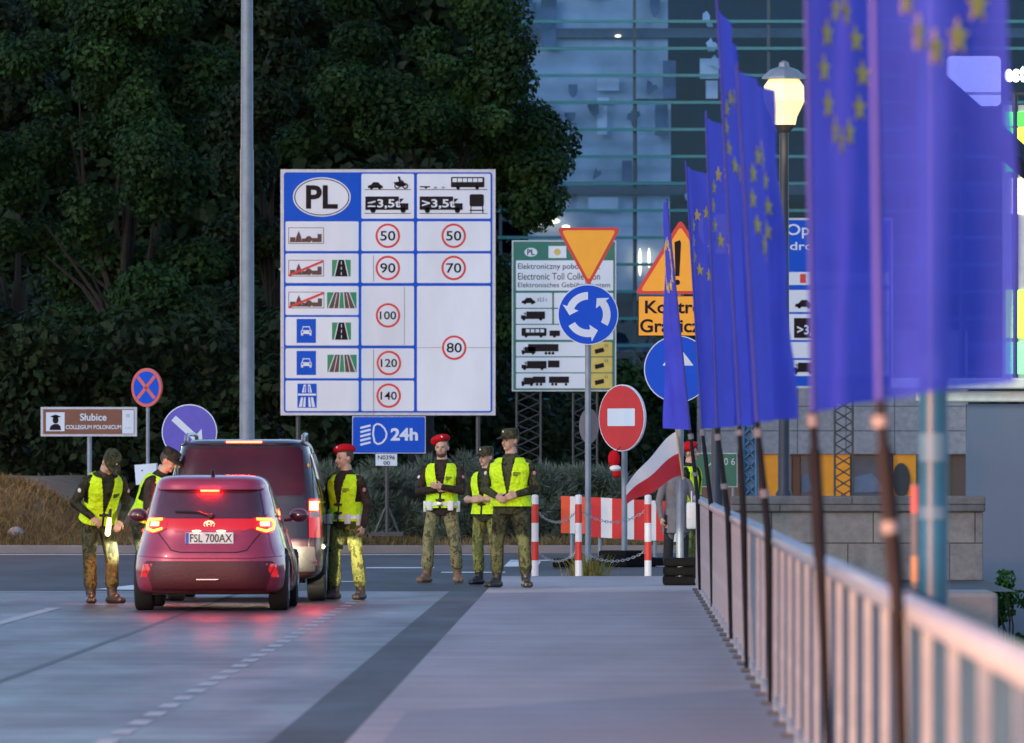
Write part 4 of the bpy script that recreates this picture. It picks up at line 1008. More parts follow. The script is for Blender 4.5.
PAVE2 = asphalt('pavement_patch', (.25,.24,.27), (.6,.8), .08, .12)
KERB = asphalt('kerb_stone', (.20,.18,.185), (.6,.8), .1)
LINE = mat('road_line_paint', (.42,.40,.40), .55, var=.25, vs=5, bmp=.2)
EARTH = mat('dry_earth', (.12,.085,.05), .95, var=.4, vs=2.2, bmp=.6, bs=8)
def sheet(name, m, x0, x1, y0, y1, z, nx=1, ny=1):
    rows = [[(x0+(x1-x0)*i/nx, y0+(y1-y0)*j/ny, z) for i in range(nx+1)] for j in range(ny+1)]
    return structure(MB().grid(rows).build(name, m))
def slab(name, m, x0, x1, y0, y1, z0, z1, bev=0.): return structure(MB().box(x0,x1,y0,y1,z0,z1,None,bev).build(name, m))
sheet('ground', mat('low_ground', (.07,.075,.05), .95, var=.4, vs=.3), -3000, 3000, -3000, 4000, -4.5)
# river under the bridge
m, nt, b, out = nt_new('river_water'); b.inputs['Base Color'].default_value = (.01,.018,.02,1); b.inputs['Roughness'].default_value = .08
bump(nt, b, noise_n(nt, coords(nt,'Object',(.6,.25,1)), 1.5, 4), .25, .1)
structure(MB().grid([[(-500,-400,-4.2),(500,-400,-4.2)],[(-500,104,-4.2),(500,104,-4.2)]]).build('river', m))
BE, PE = 109.0, 115.5      # where the bridge carriageway and the pavement end
slab('bridge_deck', mat('deck_concrete', (.2,.2,.2), .85, bmp=.3), -11.5, 1.68, -70, PE, -1.1, -.02)
slab('terrace', mat('terrace_earth', (.06,.06,.05), .95, var=.3, vs=1), -400, 4.9, PE, 600, -4.4, -.02)
slab('low_terrace', mat('terrace_earth', (.06,.06,.05)), 4.9, 400, 116, 600, -4.4, -1.6)
sheet('road', ROAD, -11.5, -1.97, -70, BE, 0, 4, 60)
sheet('gutter', GUT, -1.97, -1.44, -70, BE, 0, 1, 60)
sheet('side_road', DASPH, -120, 4.9, BE, 151.5, -.004, 20, 10)
structure(MB().box(-1.44,1.30,-70,PE-.12,-.02,.096).build('pavement', PAVE))
structure(MB().box(-1.44,1.30,PE-.12,PE,-.02,.099,None,.015).build('kerb', KERB))
rows = []
structure(MB().grid([[(-1.24,-60,.1005),(1.28,-60,.1005)],[(-1.24,54.2,.1005),(1.28,60.5,.1005)]]).build('pavement_patch', PAVE2))
slab('kerb', KERB, -90, 4.85, 151.5, 151.75, -.02, .13, .02)
# lane markings
dash = MB()
for k in range(34):
    y = 40.0+1.864*k
    if y > BE-1: break
    dash.add([(-2.965,y,.004),(-2.845,y,.004),(-2.845,y+.95,.004),(-2.965,y+.95,.004)], [(0,1,2,3)])
structure(dash.build('road_markings', LINE))
mk = MB()
def strip(x0,x1,y0,y1,z=.004): mk.add([(x0,y0,z),(x1,y0,z),(x1,y1,z),(x0,y1,z)], [(0,1,2,3)])
strip(-6.08,-5.93,20,97); strip(-11,-5.6,BE-.55,BE-.15)
structure(mk.build('road_markings', LINE))
mk = MB()
for x in range(7): strip(-1.6+.95*x, -1.6+.95*x+.5, 133, 139.5, .002)
strip(-1.6,4.8,140.2,141.4,.002); strip(-1.6,4.8,121.5,122.2,.002); strip(-30,-1.8,148.6,149.5,.002); strip(-3.6,-2.6,131,132.2,.002); strip(-4.6,-3.2,117,117.6,.002); strip(-2.4,-1.5,126,127,.002)
# arrow head painted beside the red car
mk.add([(-6.35,110.5,.002),(-5.35,124,.002),(-5.35,109.8,.002)], [(0,1,2)])
structure(mk.build('road_markings', mat('bright_line_paint', (.66,.66,.66), .5, var=.15, vs=4)))
JNT = mat('joint_tar', (.028,.026,.027), .5)
jm = MB()
for y in (20,44,66,88): jm.add([(-11.4,y,.003),(-1.98,y+.5,.003),(-1.98,y+.56,.003),(-11.4,y+.06,.003)], [(0,1,2,3)])
jm.add([(-4.49,-20,.003),(-4.42,-20,.003),(-4.42,BE,.003),(-4.49,BE,.003)], [(0,1,2,3)])
structure(jm.build('road_joints', JNT))
# verge rising behind the far kerb
def vergez(x, y):
    t = max(0, min(1, (y-151.7)/12)); z = .10+.28*t*t*(3-2*t)
    l = max(0, min(1, (-8.4-x)/2.3)); l = l*l*(3-2*l); z += l*.85*max(0, min(1, (y-152.2)/5))
    return z+.06*noise.noise(Vector((x*.9, y*.5, 0)))*min(1, (y-151.7)/1.5)
rows = [[(-24+29*i/60, 151.74+70*(j/44)**1.6, vergez(-24+29*i/60, 151.74+70*(j/44)**1.6)) for i in range(61)] for j in range(45)]
structure(MB().grid(rows).build('verge', EARTH, None, True))
def blades(name, pts, m, h=(.12,.3), w=.012, lean=.5, parent=None):
    vs = []; fs = []
    for p in pts:
        H = random.uniform(*h); a = random.uniform(0, 6.28); d = Vector((math.cos(a), math.sin(a), 0)); l = Vector((random.gauss(0,lean), random.gauss(0,lean), 0))*H
        p = Vector(p); o = len(vs); q = p+l*.35+Vector((0,0,H*.6)); t = p+l+Vector((0,0,H))
        vs += [p-d*w, p+d*w, q+d*w*.7, q-d*w*.7, t]; fs += [(o,o+1,o+2,o+3),(o+3,o+2,o+4)]
    mb = MB(); mb.v = [tuple(v) for v in vs]; mb.f = fs
    return mb.build(name, m, parent, False, False)
DRYG = leafmat('dry_grass_leaf', (.10,.075,.03), (.17,.13,.06), (.24,.19,.10), .2, .8)
pts = []
for _ in range(9000):
    y = 151.9+random.random()**1.4*3.2; x = random.uniform(-12, 4.6); pts.append((x, y, vergez(x,y)-.02))
for _ in range(12000):
    y = random.uniform(152.5,160); x = random.uniform(-13,-7.2); pts.append((x, y, vergez(x,y)-.02))
g = blades('dry_grass', pts, DRYG, (.05,.22), .012); tag(g, 'dry straw coloured grass on the verge behind the far kerb', 'grass'); g['kind'] = 'stuff'
p = at(587,574,PE+.7); GT = leafmat('yellow_grass', (.22,.20,.05), (.34,.30,.08), (.42,.36,.12), .3)
g = blades('grass_tuft', [(p.x+random.gauss(0,.11), p.y+random.gauss(0,.12), -.01) for _ in range(420)], GT, (.12,.42), .008, .35)
tag(g, 'tuft of yellow grass at the foot of the roundabout sign post', 'grass tuft')
p = at(16,540,153.2)
bm = MB().ell((p.x,p.y,vergez(p.x,p.y)+.06), (.15,.12,.13), 10, 7); tag(bm.build('stone', KERB), 'small grey stone on the grass verge at the kerb', 'stone')

# ---------------------------------------------------------------- bridge railing
RAILP = mat('pale_blue_rail_paint', (.21,.28,.38), .36, var=.14, vs=7, spec=.6, coat=.3)
XR = .985
PANELP = mat('blue_infill_paint', (.014,.05,.11), .8, var=.3, vs=4, spec=.12)
root = thing('railing', 'long pale blue bridge railing with upright bars running along the pavement', 'railing', (XR, 22, .1))
ry0, ry1 = 8.0, 104.5
rows = []
tr = MB(); n = 46
P = []
for i in range(n+1):
    y = ry0+(ry1-ry0)*i/n; P.append(y)
prof = [(-.045,-.02),(-.05,.0),(-.045,.028),(-.02,.045),(.02,.045),(.045,.028),(.05,0),(.045,-.02)]
tr.grid([[(XR+a, y, 1.14+c) for a, c in prof+prof[:1]] for y in P]); tr.build('top_rail', RAILP, root, True)
for nm, z in (('bottom_rail', .17),): MB().box(XR-.022,XR+.022,ry0,ry1,z,z+.045).build(nm, RAILP, root)
pm = MB().box(XR-.026,XR+.018,-.025,.025,.10,1.125).mesh('railing_post'); pm.materials.append(RAILP)
fm = MB().box(XR-.065,XR+.06,-.07,.07,.098,.125,None,.008).mesh('post_foot'); fm.materials.append(mat('foot_plate', (.06,.08,.10), .6))
y = ry0+.5
while y < ry1:
    o = bpy.data.objects.new('post', pm); COL.objects.link(o); o.location = (0, y, 0); put2 = o; put(o, root)
    f = bpy.data.objects.new('post_foot', fm); COL.objects.link(f); f.location = (0, y, 0); put(f, o)
    y += 2.15
# plain sheet infill, one panel per bay
im = MB().box(XR+.004,XR+.012,.028,2.122,.222,1.118).mesh('infill_panel'); im.materials.append(PANELP)
y = ry0+.5
while y < ry1-2.2:
    o = bpy.data.objects.new('infill_panel', im); COL.objects.link(o); o.location = (0, y, 0); put(o, root)
    y += 2.15

# ---------------------------------------------------------------- flags on the railing
FLAGBLUE = clothmat('flag_blue_cloth', (.080,.092,.74), .5, .04); FLAGTHIN = clothmat('flag_blue_thin_cloth', (.05,.085,.74), .55, .24); SLEEVE = mat('flag_sleeve_blue', (.03,.04,.30), .8); STARY = clothmat('flag_star_yellow', (1.,.72,.13), .3)
POLEM = mat('flag_pole_black', (.008,.009,.014), .7, var=.3, spec=.15)
TAPE = mat('pale_tape', (.13,.14,.17), .6); TAPEM = mat('magenta_tape', (.35,.05,.22), .5)
NOM = 'blue European flags on poles along the railing'
def eu_flag(label, Yp, base, rail, tie, top, top_end, bot_end, thin=False, ripple=.05, starv=.28, w=1.0, fold=2.0, rl=.019, seed=0):
    """all points are px, py on the pole line; *_end are where the free edge of the cloth shows; the cloth also runs back along the bridge"""
    rnd = random.Random(seed); Yp *= .945      # they stand on the pavement side of the rail
    A = [at(*base, Yp), at(*rail, Yp), at(*tie, Yp), at(*top, Yp)]
    t = thing('european_flag', label, 'flag', A[0], NOM)
    def pole(s):      # quadratic through tie/top, straight below
        return A[2].lerp(A[3], s)
    up = A[3]+(A[3]-A[2])*.02
    MB().tube([A[0], A[1], A[2]], [rl*.75, rl*1.25, rl*.9], 12).build('pole', POLEM, t, True)
    MB().tube([A[2], A[2].lerp(A[3],.5), up], [rl*.75, rl*.6, rl*.5], 12).build('flag_sleeve', SLEEVE, t, True)
    # sleeve and tape on the lower pole
    d = (A[2]-A[1])
    MB().tube([A[1]+d*.02, A[1]+d*.75], [rl*(1.5 if Yp < 50 else 1.15), rl*(1.45 if Yp < 50 else 1.1)], 12).build('pole_sleeve', POLEM, t, True)
    for q in ((.3,.86) if seed % 2 else (.9,)): MB().tube([A[1]+d*q, A[1]+d*(q+.05+.04*rnd.random())], rl*1.62, 12).build('tape', TAPE if q != .3 or seed % 2 else TAPEM, t, True)
    tb = at(top_end[0], top_end[1], Yp); bb = at(bot_end[0], bot_end[1], Yp)
    dx_t = tb-A[3]; dx_b = bb-A[2]
    back_t = math.sqrt(max(.05, w*w-dx_t.x**2)); back_b = math.sqrt(max(.05, w*w-dx_b.x**2))
    def f(u, v):      # v 0 top .. 1 bottom
        p = A[3].lerp(A[2], v); e = dx_t.lerp(dx_b, v); bk = back_t+(back_b-back_t)*v
        q = p+Vector((e.x*u, bk*(u**1.0), e.z*u))
        amp = ripple*(.25+.75*u)*(.45+.55*v if True else 1)
        q.x += amp*math.sin(fold*math.pi*u+1.3*v+seed)*math.sin(math.pi*min(1, u*1.0)*.92+.05)
        q.y += amp*.8*math.sin(fold*1.7*math.pi*u+2.0*v+seed*2)
        q.x += .012*math.sin(9*u+14*v+seed)*u
        q.z += -.05*u*u*0
        return q
    cloth = MB().grid(flagcloth(f, 48, 72)).build('cloth', FLAGTHIN if thin else FLAGBLUE, t, True)
    H = (A[3]-A[2]).length
    for k in range(12):
        cu = .5+.31*math.sin(R(30*k)); cv = starv-.31*w*math.cos(R(30*k))/H
        pts = []
        for j in range(10):
            rr = (.066 if j % 2 == 0 else .028); a = R(36*j); pts.append((cu+rr*math.sin(a)/w, cv-rr*math.cos(a)/H))
        st = MB()
        for off in (-.006, .006):
            vs = []
            for (uu, vv) in [(cu, cv)]+pts:
                pu, pv = f(uu+.01, vv)-f(uu-.01, vv), f(uu, vv+.01)-f(uu, vv-.01); nn = pu.cross(pv).normalized(); vs.append(f(uu, vv)+nn*off)
            st.add(vs, [(0, 1+j, 1+(j+1) % 10) for j in range(10)])
            if off < 0: st.add(vs[1:], [])
        n_ = 11; st.f += [(1+j, 1+(j+1) % 10, n_+10+1+(j+1) % 10, n_+10+1+j) for j in range(10)]
        st.build('star', STARY, cloth)
    return t
eu_flag('narrow European flag on the farthest pole, twisted edge on beside the amber triangle', 103.5, (699.6,590), (697.6,496), (690,430), (667,203), (664.5,199), (664,428), ripple=.02, seed=1, w=.8)
eu_flag('second farthest European flag, bunched with bright folds at its top', 92, (712,607), (711,505), (702,428), (686,166), (715,176), (717,428), ripple=.13, fold=3.4, seed=2)
eu_flag('European flag third from the far end of the railing, next to the bunched one', 76, (731,639), (728,515), (717,428), (706,117), (737,128), (741,425), ripple=.10, fold=2.8, seed=3)
eu_flag('tall European flag rising highest of those before the street lamp, folded edge on', 65.6, (746.5,668), (743.6,520), (739.5,426), (717,3), (738,40), (757,424), ripple=.10, fold=2.6, seed=4, w=.9)
eu_flag('European flag with a clear ring of stars in front of the street lamp post', 56, (770,702), (768,530), (757,422), (737,70), (776,84), (798,418), ripple=.09, fold=2.4, starv=.36, seed=5)
eu_flag('big blurred European flag with the left half of a star ring, second nearest the viewer', 41, (829,760), (820,560), (813,412), (803,-215), (882,-205), (888,398), ripple=.06, fold=2.0, starv=.45, seed=6)
eu_flag('nearest European flag, sheer and blurred, with lights showing through its cloth', 30.5, (908,930), (897,590), (880,400), (866,-440), (1012,-420), (1028,380), thin=True, ripple=.06, fold=1.9, starv=.46, seed=7)

# ---------------------------------------------------------------- posts, bollards, barrier
REDB = mat('bollard_red', (.60,.03,.02), .45, var=.06); WHITEB = mat('bollard_white', (.72,.72,.74), .45, var=.06)
CHAIN = mat('chain_steel', (.33,.34,.36), .45, metal=.6)
BL = []
for px, lab in ((535,'red and white chain post nearest the stout guard'),(578.5,'red and white chain post beside the grass tuft'),(648,'red and white chain post nearest the stack of rubber feet')):
    c = at(px,576,PE-.25); c.z = .1; BL.append(c)
    t = thing('chain_post', lab, 'bollard', c, 'chain posts across the pavement end'); z = .10; h = 1.0
    for i, (nm, m) in enumerate((('white_band',WHITEB),('red_band',REDB),('white_band',WHITEB),('red_band',REDB),('white_band',WHITEB))):
        hh = (.20,.24,.24,.24,.10)[i]
        MB().tube([(c.x,c.y,z),(c.x,c.y,z+hh)], .045, 20).build(nm, m, t, True); z += hh
    MB().ell((c.x,c.y,z), (.045,.045,.025), 16, 8).build('cap', WHITEB, t, True)
for i in range(2):
    for zt, sg_, lb in ((.86,.17,'upper'),(.34,.15,'lower')):
        a, b = BL[i], BL[i+1]; mb = MB(); n = 26
        P = [Vector((a.x+(b.x-a.x)*k/n, a.y, .1+zt-sg_*4*(k/n)*(1-k/n))) for k in range(n+1)]
        for k in range(n):
            u = (P[k+1]-P[k]); cc = (P[k]+P[k+1])/2; s = u.normalized(); nn = Vector((0,1,0)) if k % 2 else s.cross(Vector((0,1,0))).normalized()
            L = u.length*.72
            mb.tube([cc+s*L*math.cos(R(w))+nn*.014*math.sin(R(w)) for w in range(0,361,40)], .005, 5, False)
        o = mb.build('chain', CHAIN); tag(o, '%s chain between the %s chain posts' % (lb, 'grass tuft post and the stout guard\'s' if i == 0 else 'grass tuft post and the right hand'), 'chain', 'chains between the posts')
def barrier(label, x0, x1, yl0, yl1, yr0, yr1, Y, n, px_post, m1, foot):
    t = thing('striped_barrier', label, 'barrier', at((x0+x1)/2, foot, Y), 'red and white barrier boards')
    mw, mr = MB(), MB()
    def e(u, v): return (at(x0+(x1-x0)*u, (yl0+(yr0-yl0)*u)*(1-v)+(yl1+(yr1-yl1)*u)*v, Y))
    for k in range(n):
        a, b = k/n, (k+1)/n; pts = [e(a,0),e(b,0),e(b,1),e(a,1)]
        (mr if k % 2 == 0 else mw).prism([(p.x,p.z) for p in pts], Y, Y+.035)
    mw.build('white_stripe', WHITEB, t); mr.build('red_stripe', m1, t)
    for px in px_post:
        a, b = at(px, yl0+4, Y+.06), at(px, foot, Y+.06); MB().tube([b,a], .03, 10).build('post', STEEL, t, True)
        MB().box(b.x-.28,b.x+.28,b.y-.35,b.y+.35,b.z-.02,b.z+.11,None,.03).build('rubber_foot', RUBBER, t)
    return t
barrier('short orange red and white striped board behind the middle chain post', 561, 588, 496, 533, 497, 534, 131, 3, (572,), mat('orange_red_stripe', (.72,.07,.015), .45), 566)
barrier('long red and white striped board in front of the juniper bushes', 590, 678, 497, 537, 502, 542, 134, 8, (600, 655), REDP, 565)

# ---------------------------------------------------------------- lamp posts and masts
a = at(247,552,140)
t = thing('lamp_mast', 'tall silver lamp mast rising out of the picture behind the van', 'lamp post', (a.x,140,0))
r0 = 13.5*140/F/2
MB().tube([(a.x,140,0),(a.x,140,6.4)], [r0*1.15,r0], 20).build('lower_tube', STEEL, t, True)
MB().tube([(a.x,140,6.35),(a.x,140,11)], [r0*.93,r0*.8], 20).build('upper_tube', STEEL, t, True)
MB().tube([(a.x,140,10.8),(a.x+.3,139.5,11.2),(a.x+1.2,139,11.3)], [.05,.045,.04], 12).build('arm', STEEL, t, True)
MB().box(a.x+1.1,a.x+1.8,138.85,139.15,11.22,11.38,None,.05).build('lamp_head', DSTEEL, t)
LANT = emat('lantern_glass', (1.,.70,.34), .62)
POSTD = mat('dark_post_paint', (.02,.025,.04), .5, var=.2)
def lantern(label, px, ytop, Y, hid=False):
    c = at(px, 125, Y); k = Y/F; z = lambda py: EZ-(py-VY)*k
    s = 41*130/F/2; zb = EZ+(VY-125)*130/F; dz = EZ+(VY-ytop)*k-(EZ+(VY-63)*130/F)
    t = thing('street_lamp', label, 'street lamp', (c.x, Y, 0)); n = 8
    Z = lambda v: v+dz
    MB().tube([(c.x,Y,-.02),(c.x,Y,1.1),(c.x,Y,1.15),(c.x,Y,Z(zb)-.05)], [.13,.12,.085,.065], 16).build('post', POSTD, t, True)
    MB().lathe([(.06,Z(zb)-.12),(.12,Z(zb)-.06),(.17,Z(zb))], (c.x,Y,0), n).build('socket', POSTD, t)
    MB().lathe([(.165,Z(zb)+.002),(.19,Z(zb)+.12),(s,Z(zb)+.34),(s*.98,Z(zb)+.56),(.22,Z(zb)+.66)], (c.x,Y,0), n).build('lantern', LANT, t)
    MB().lathe([(s*1.1,Z(zb)+.665),(s*1.05,Z(zb)+.70),(.20,Z(zb)+.80),(.08,Z(zb)+.84),(.07,Z(zb)+.90),(.02,Z(zb)+.93)], (c.x,Y,0), n).build('roof', STEEL, t)
    ld = bpy.data.lights.new('lantern_light', 'POINT'); ld.energy = 3; ld.color = (1,.72,.40); ld.shadow_soft_size = .2
    lo = bpy.data.objects.new('lantern_light', ld); COL.objects.link(lo); lo.location = (c.x, Y-.35, Z(zb)-.35); put(lo, t)
lantern('lit street lamp with a glowing lantern between the large flags', 784, 63, 130)
for lx, ly, lw, lab in ((-11.2, 20, ASSUMED_LAMPW, 'assumed lit street lamp, unseen on the far edge of the bridge near the viewer'), (-17., 156, 1300, 'assumed lit street lamp, unseen on the verge left of the brown direction sign')):  # lamps assumed out of view, added for warm light on railing and verge
  t = thing('street_lamp', lab, 'street lamp', (lx, ly, 0))  # assumed lamp, standing outside the frame
  MB().tube([(lx,ly,-.02),(lx,ly,1.1),(lx,ly,1.15),(lx,ly,5.6)], [.13,.12,.085,.065], 16).build('post', POSTD, t, True)
  MB().lathe([(.12,5.55),(.17,5.6),(.19,5.75),(.30,6.0),(.29,6.2),(.22,6.3)], (lx,ly,0), 8).build('lantern', LANT, t)
  MB().lathe([(.33,6.302),(.31,6.34),(.2,6.44),(.07,6.52),(.02,6.6)], (lx,ly,0), 8).build('roof', STEEL, t)
  ld = bpy.data.lights.new('lantern_light', 'POINT'); ld.energy = lw; ld.color = (1,.36,.15) if ly < 50 else (1,.42,.09); ld.shadow_soft_size = .3  # warm light of the assumed, unseen lamp
  lo = bpy.data.objects.new('lantern_light', ld); COL.objects.link(lo); lo.location = (lx+.5,ly+.3,5.9); put(lo, t)
lantern('more distant lit street lamp, its lantern hidden behind the flags', 716, 200, 150)
t = thing('bridge_mast', 'blue painted mast standing outside the railing beside the nearest flag', 'mast', (1.5,42,-.02))
MASTP = mat('mast_blue_paint', (.012,.09,.18), .4, var=.25, vs=3)
MB().tube([(1.5,42,-.02),(1.5,42,3.2),(1.5,42,6.5)], [.07,.066,.05], 20).build('mast_tube', MASTP, t, True)
MB().lathe([(.13,-.02),(.13,.02),(.085,.03),(.08,.1)], (1.5,42,0), 20).build('base_flange', MASTP, t, True)
for z, h, m_ in ((.75,.10,TAPE),(1.02,.22,TAPE),(1.4,.2,TAPE)): MB().tube([(1.5,42,z+.6),(1.5,42,z+.6+h*.6)], .071, 20).build('sticker', mat('pale_sticker', (.07,.17,.27), .5), t, True)
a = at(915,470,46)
t = thing('reflection_post', 'added slim grey post beside the blue mast, pink reflections as coloured bands', 'post', (a.x,46,-.02))  # added post, its two bands stand for a pink reflection
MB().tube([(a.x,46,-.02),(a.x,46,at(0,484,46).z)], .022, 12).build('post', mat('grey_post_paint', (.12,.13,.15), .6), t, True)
MB().tube([(a.x,46,at(0,513,46).z),(a.x,46,at(0,486,46).z)], .0235, 12).build('pink_reflection', mat('coral_reflection_paint', (.45,.10,.10), .5), t, True)
MB().tube([(a.x,46,at(0,582,46).z),(a.x,46,at(0,556,46).z)], .0235, 12).build('orange_reflection', mat('orange_reflection_paint', (.42,.26,.15), .5), t, True)
t = thing('lattice_mast', 'square blue lattice mast below the flag with the clear star ring', 'mast', at(750,545,150))
lattice(t, 750, 13, 300, 545, 150, mat('mast_teal', (.03,.12,.24), .5), 12, 'lattice', .2, .035)
MB().box(at(745.5,0,150).x, at(754.5,0,150).x, 150.12, 150.24, 0, at(0,300,150).z).build('core', mat('mast_teal', None), t)

# ---------------------------------------------------------------- stone parapet, walls, buildings on the right
def brick(name, c1, c2, mortar, w, h, off=.5, bw=.008, bmp_=.6):
    m, nt, b, out = nt_new(name)
    tc = nt.nodes.new('ShaderNodeTexCoord'); sp = nt.nodes.new('ShaderNodeSeparateXYZ'); cb = nt.nodes.new('ShaderNodeCombineXYZ')
    nt.links.new(tc.outputs['Object'], sp.inputs[0]); ad = nt.nodes.new('ShaderNodeMath'); nt.links.new(sp.outputs[0], ad.inputs[0]); nt.links.new(sp.outputs[1], ad.inputs[1])
    nt.links.new(ad.outputs[0], cb.inputs[0]); nt.links.new(sp.outputs[2], cb.inputs[1])
    br = nt.nodes.new('ShaderNodeTexBrick'); br.offset = off; br.inputs['Scale'].default_value = 1; br.inputs['Brick Width'].default_value = w; br.inputs['Row Height'].default_value = h
    br.inputs['Mortar Size'].default_value = bw; br.inputs['Color1'].default_value = (*c1,1); br.inputs['Color2'].default_value = (*c2,1); br.inputs['Mortar'].default_value = (*mortar,1)
    nt.links.new(cb.outputs[0], br.inputs[0])
    f = ramp(nt, noise_n(nt, coords(nt), 7, 6, .7), [(.3,(.7,)*3),(.7,(1.2,)*3)])
    nt.links.new(mixc(nt, 1., br.outputs[0], f, 'MULTIPLY'), b.inputs['Base Color']); b.inputs['Roughness'].default_value = .85
    iv = nt.nodes.new('ShaderNodeMath'); iv.operation = 'SUBTRACT'; iv.inputs[0].default_value = 1; nt.links.new(br.outputs['Fac'], iv.inputs[1])
    ad2 = nt.nodes.new('ShaderNodeMath'); ad2.operation = 'MULTIPLY_ADD'; ad2.inputs[1].default_value = .25; nt.links.new(noise_n(nt, coords(nt), 25, 4), ad2.inputs[0]); nt.links.new(iv.outputs[0], ad2.inputs[2])
    bump(nt, b, ad2.outputs[0], bmp_, .02); return m
STONE = brick('granite_blocks', (.155,.16,.17), (.19,.185,.18), (.05,.05,.05), .67, .49)
CAPS = brick('granite_coping', (.105,.11,.12), (.13,.13,.135), (.04,.04,.04), 1.9, 1.0)
Yq = 118.5; x0, x1 = 1.6, at(983,0,Yq).x
t = thing('stone_parapet', 'grey granite block parapet with a dark coping behind the railing', 'wall', ((x0+x1)/2, Yq, -.02))
MB().box(x0,x1,Yq,Yq+.55,-4.4,at(0,512,Yq).z,None,.012).build('block_wall', STONE, t)
MB().box(x0-.03,x1+.03,Yq-.06,Yq+.61,at(0,512,Yq).z+.002,at(0,496,Yq).z,None,.025).build('coping', CAPS, t)
Yc = 84; c0, c1 = at(946,592,Yc), at(998,592,Yc)
t = MB().box(c0.x,c1.x,Yc,Yc+1.6,-4.5,c0.z,None,.05).build('concrete_block', mat('pale_concrete', (.24,.24,.24), .85, bmp=.4, bs=20, vs=3)); tag(t, 'pale concrete block below the railing in front of the parapet end', 'concrete block')
# bush at the water side
def leaves(name, cl, n, size, m, parent=None, spiky=False, seed=0, flat=.6):
    """leaf faces spread through the clumps cl: (centre, radii)"""
    rnd = random.Random(seed); vs = []; fs = []
    tot = sum(r.x*r.z for c, r in cl)
    for c, r in cl:
        k = int(n*r.x*r.z/tot)
        for _ in range(k):
            d = Vector((rnd.gauss(0,1), rnd.gauss(0,1), rnd.gauss(0,1))).normalized(); q = rnd.random()**.42
            p = c+Vector((d.x*r.x, d.y*r.y, d.z*r.z))*q
            s = size*rnd.uniform(.6,1.3)
            nrm = (d+Vector((rnd.gauss(0,.6), rnd.gauss(0,.6), rnd.gauss(.5,.6)))).normalized()
            a = nrm.cross(Vector((rnd.gauss(0,1), rnd.gauss(0,1), rnd.gauss(0,1)))).normalized(); b = nrm.cross(a)
            o = len(vs)
            if spiky: vs += [p-a*s*.14, p+a*s*.14, p+(d+Vector((0,0,.5))).normalized()*s*1.6]; fs.append((o,o+1,o+2))
            else: vs += [p-b*s, p+a*s*flat, p+b*s, p-a*s*flat]; fs.append((o,o+1,o+2,o+3))
    mb = MB(); mb.v = [tuple(v) for v in vs]; mb.f = fs
    return mb.build(name, m, parent, False, False)
BUSHL = leafmat('bright_bush_leaf', (.02,.07,.015), (.035,.11,.02), (.05,.14,.03), .3, 2)
c = at(1010,640,126); t = thing('bush', 'dark green leafy bush below the blue grey wall at the right edge', 'bush', (c.x,126,-1.6))
cl = []
rnd = random.Random(5)
for k in range(22): q = at(rnd.uniform(992,1075), rnd.uniform(572,690), 126+rnd.uniform(-.6,.6)); cl.append((q, Vector((.16,.2,.15))*rnd.uniform(.7,1.3)))
leaves('foliage', cl, 2600, .055, BUSHL, t, seed=3)
st = MB()
for cc, r in cl: st.tube([(c.x+(cc.x-c.x)*.3,126,-1.6), cc.lerp(Vector((c.x,126,-1.6)),.4)+Vector((.05,0,.1)), cc], [.02,.012,.005], 6)
st.build('stem', mat('twig_bark', (.06,.045,.03), .9), t)
# large smooth wall with the lit shop front above it
Yw = 142
wx0 = at(967,0,Yw).x
t = thing('boundary_wall', 'smooth blue grey rendered wall with two dark grooves behind the parapet at the right edge', 'wall', (wx0+4,Yw,-1.6))
GREYW = mat('blue_grey_render', (.095,.13,.20), .6, var=.06, vs=.8)
MB().box(wx0,wx0+9,Yw,Yw+.5,-1.7,at(0,404,Yw).z).build('rendered_face', GREYW, t)
MB().box(wx0-.8,wx0+9,Yw-.12,Yw+.5,at(0,402,Yw).z,at(0,391,Yw).z,None,.03).build('upper_band', mat('pale_band', (.55,.58,.55), .4), t)
MB().box(wx0-1.2,wx0+9,Yw-.30,Yw+.5,at(0,389,Yw).z,at(0,378,Yw).z,None,.03).build('upper_band', mat('pale_band', None), t)
# lit petrol station / shop sign
Ys = 150
def pbox(mb, x0, y0, x1, y1, Y, d): a, b = at(x0,y1,Y), at(x1,y0,Y); return mb.box(a.x,b.x,Y,Y+d,a.z,b.z)
t = thing('lit_shop_sign', 'tall lit green and yellow shop sign panel at the right edge behind the nearest flag', 'lit sign', at(1050,378,Ys))
pbox(MB(),1003,105,1100,378,Ys,.3).build('sign_box', mat('sign_box_white', (.6,.62,.6), .5), t)
for a_, m_, nm in (((1006,112,1097,126),emat('lit_green',(.05,.75,.05),1.3),'green_panel'),((1016,128,1097,172),emat('lit_yellow',(.85,.85,.05),1.4),'yellow_panel'),((1006,128,1015,172),emat('lit_green',None,0) if 'lit_green' in MATS else None,'green_panel'),
                   ((1012,178,1097,214),emat('lit_cream',(1,.85,.5),1.6),'cream_panel'),((1006,290,1097,338),emat('lit_lime',(.45,.85,.05),1.3),'lime_panel'),((1006,342,1097,374),emat('lit_green2',(.15,.7,.2),1.2),'green_panel')):
    pbox(MB(),*a_,Ys-.03,.028).build(nm, m_, t)
MB().tube([at(900,52,Ys-1.2), at(1040,176,Ys-1.2)], .22, 4).build('gable_beam', mat('dark_beam', (.01,.015,.03), .5), t)
t = thing('shop_lettering', 'glowing white roof letters ending in est at the right edge', 'lit sign', at(1010,75,Ys))
S = Sign(Ys-.3); WL = emat('lit_white_letters', (1,.98,.9), 2.2)
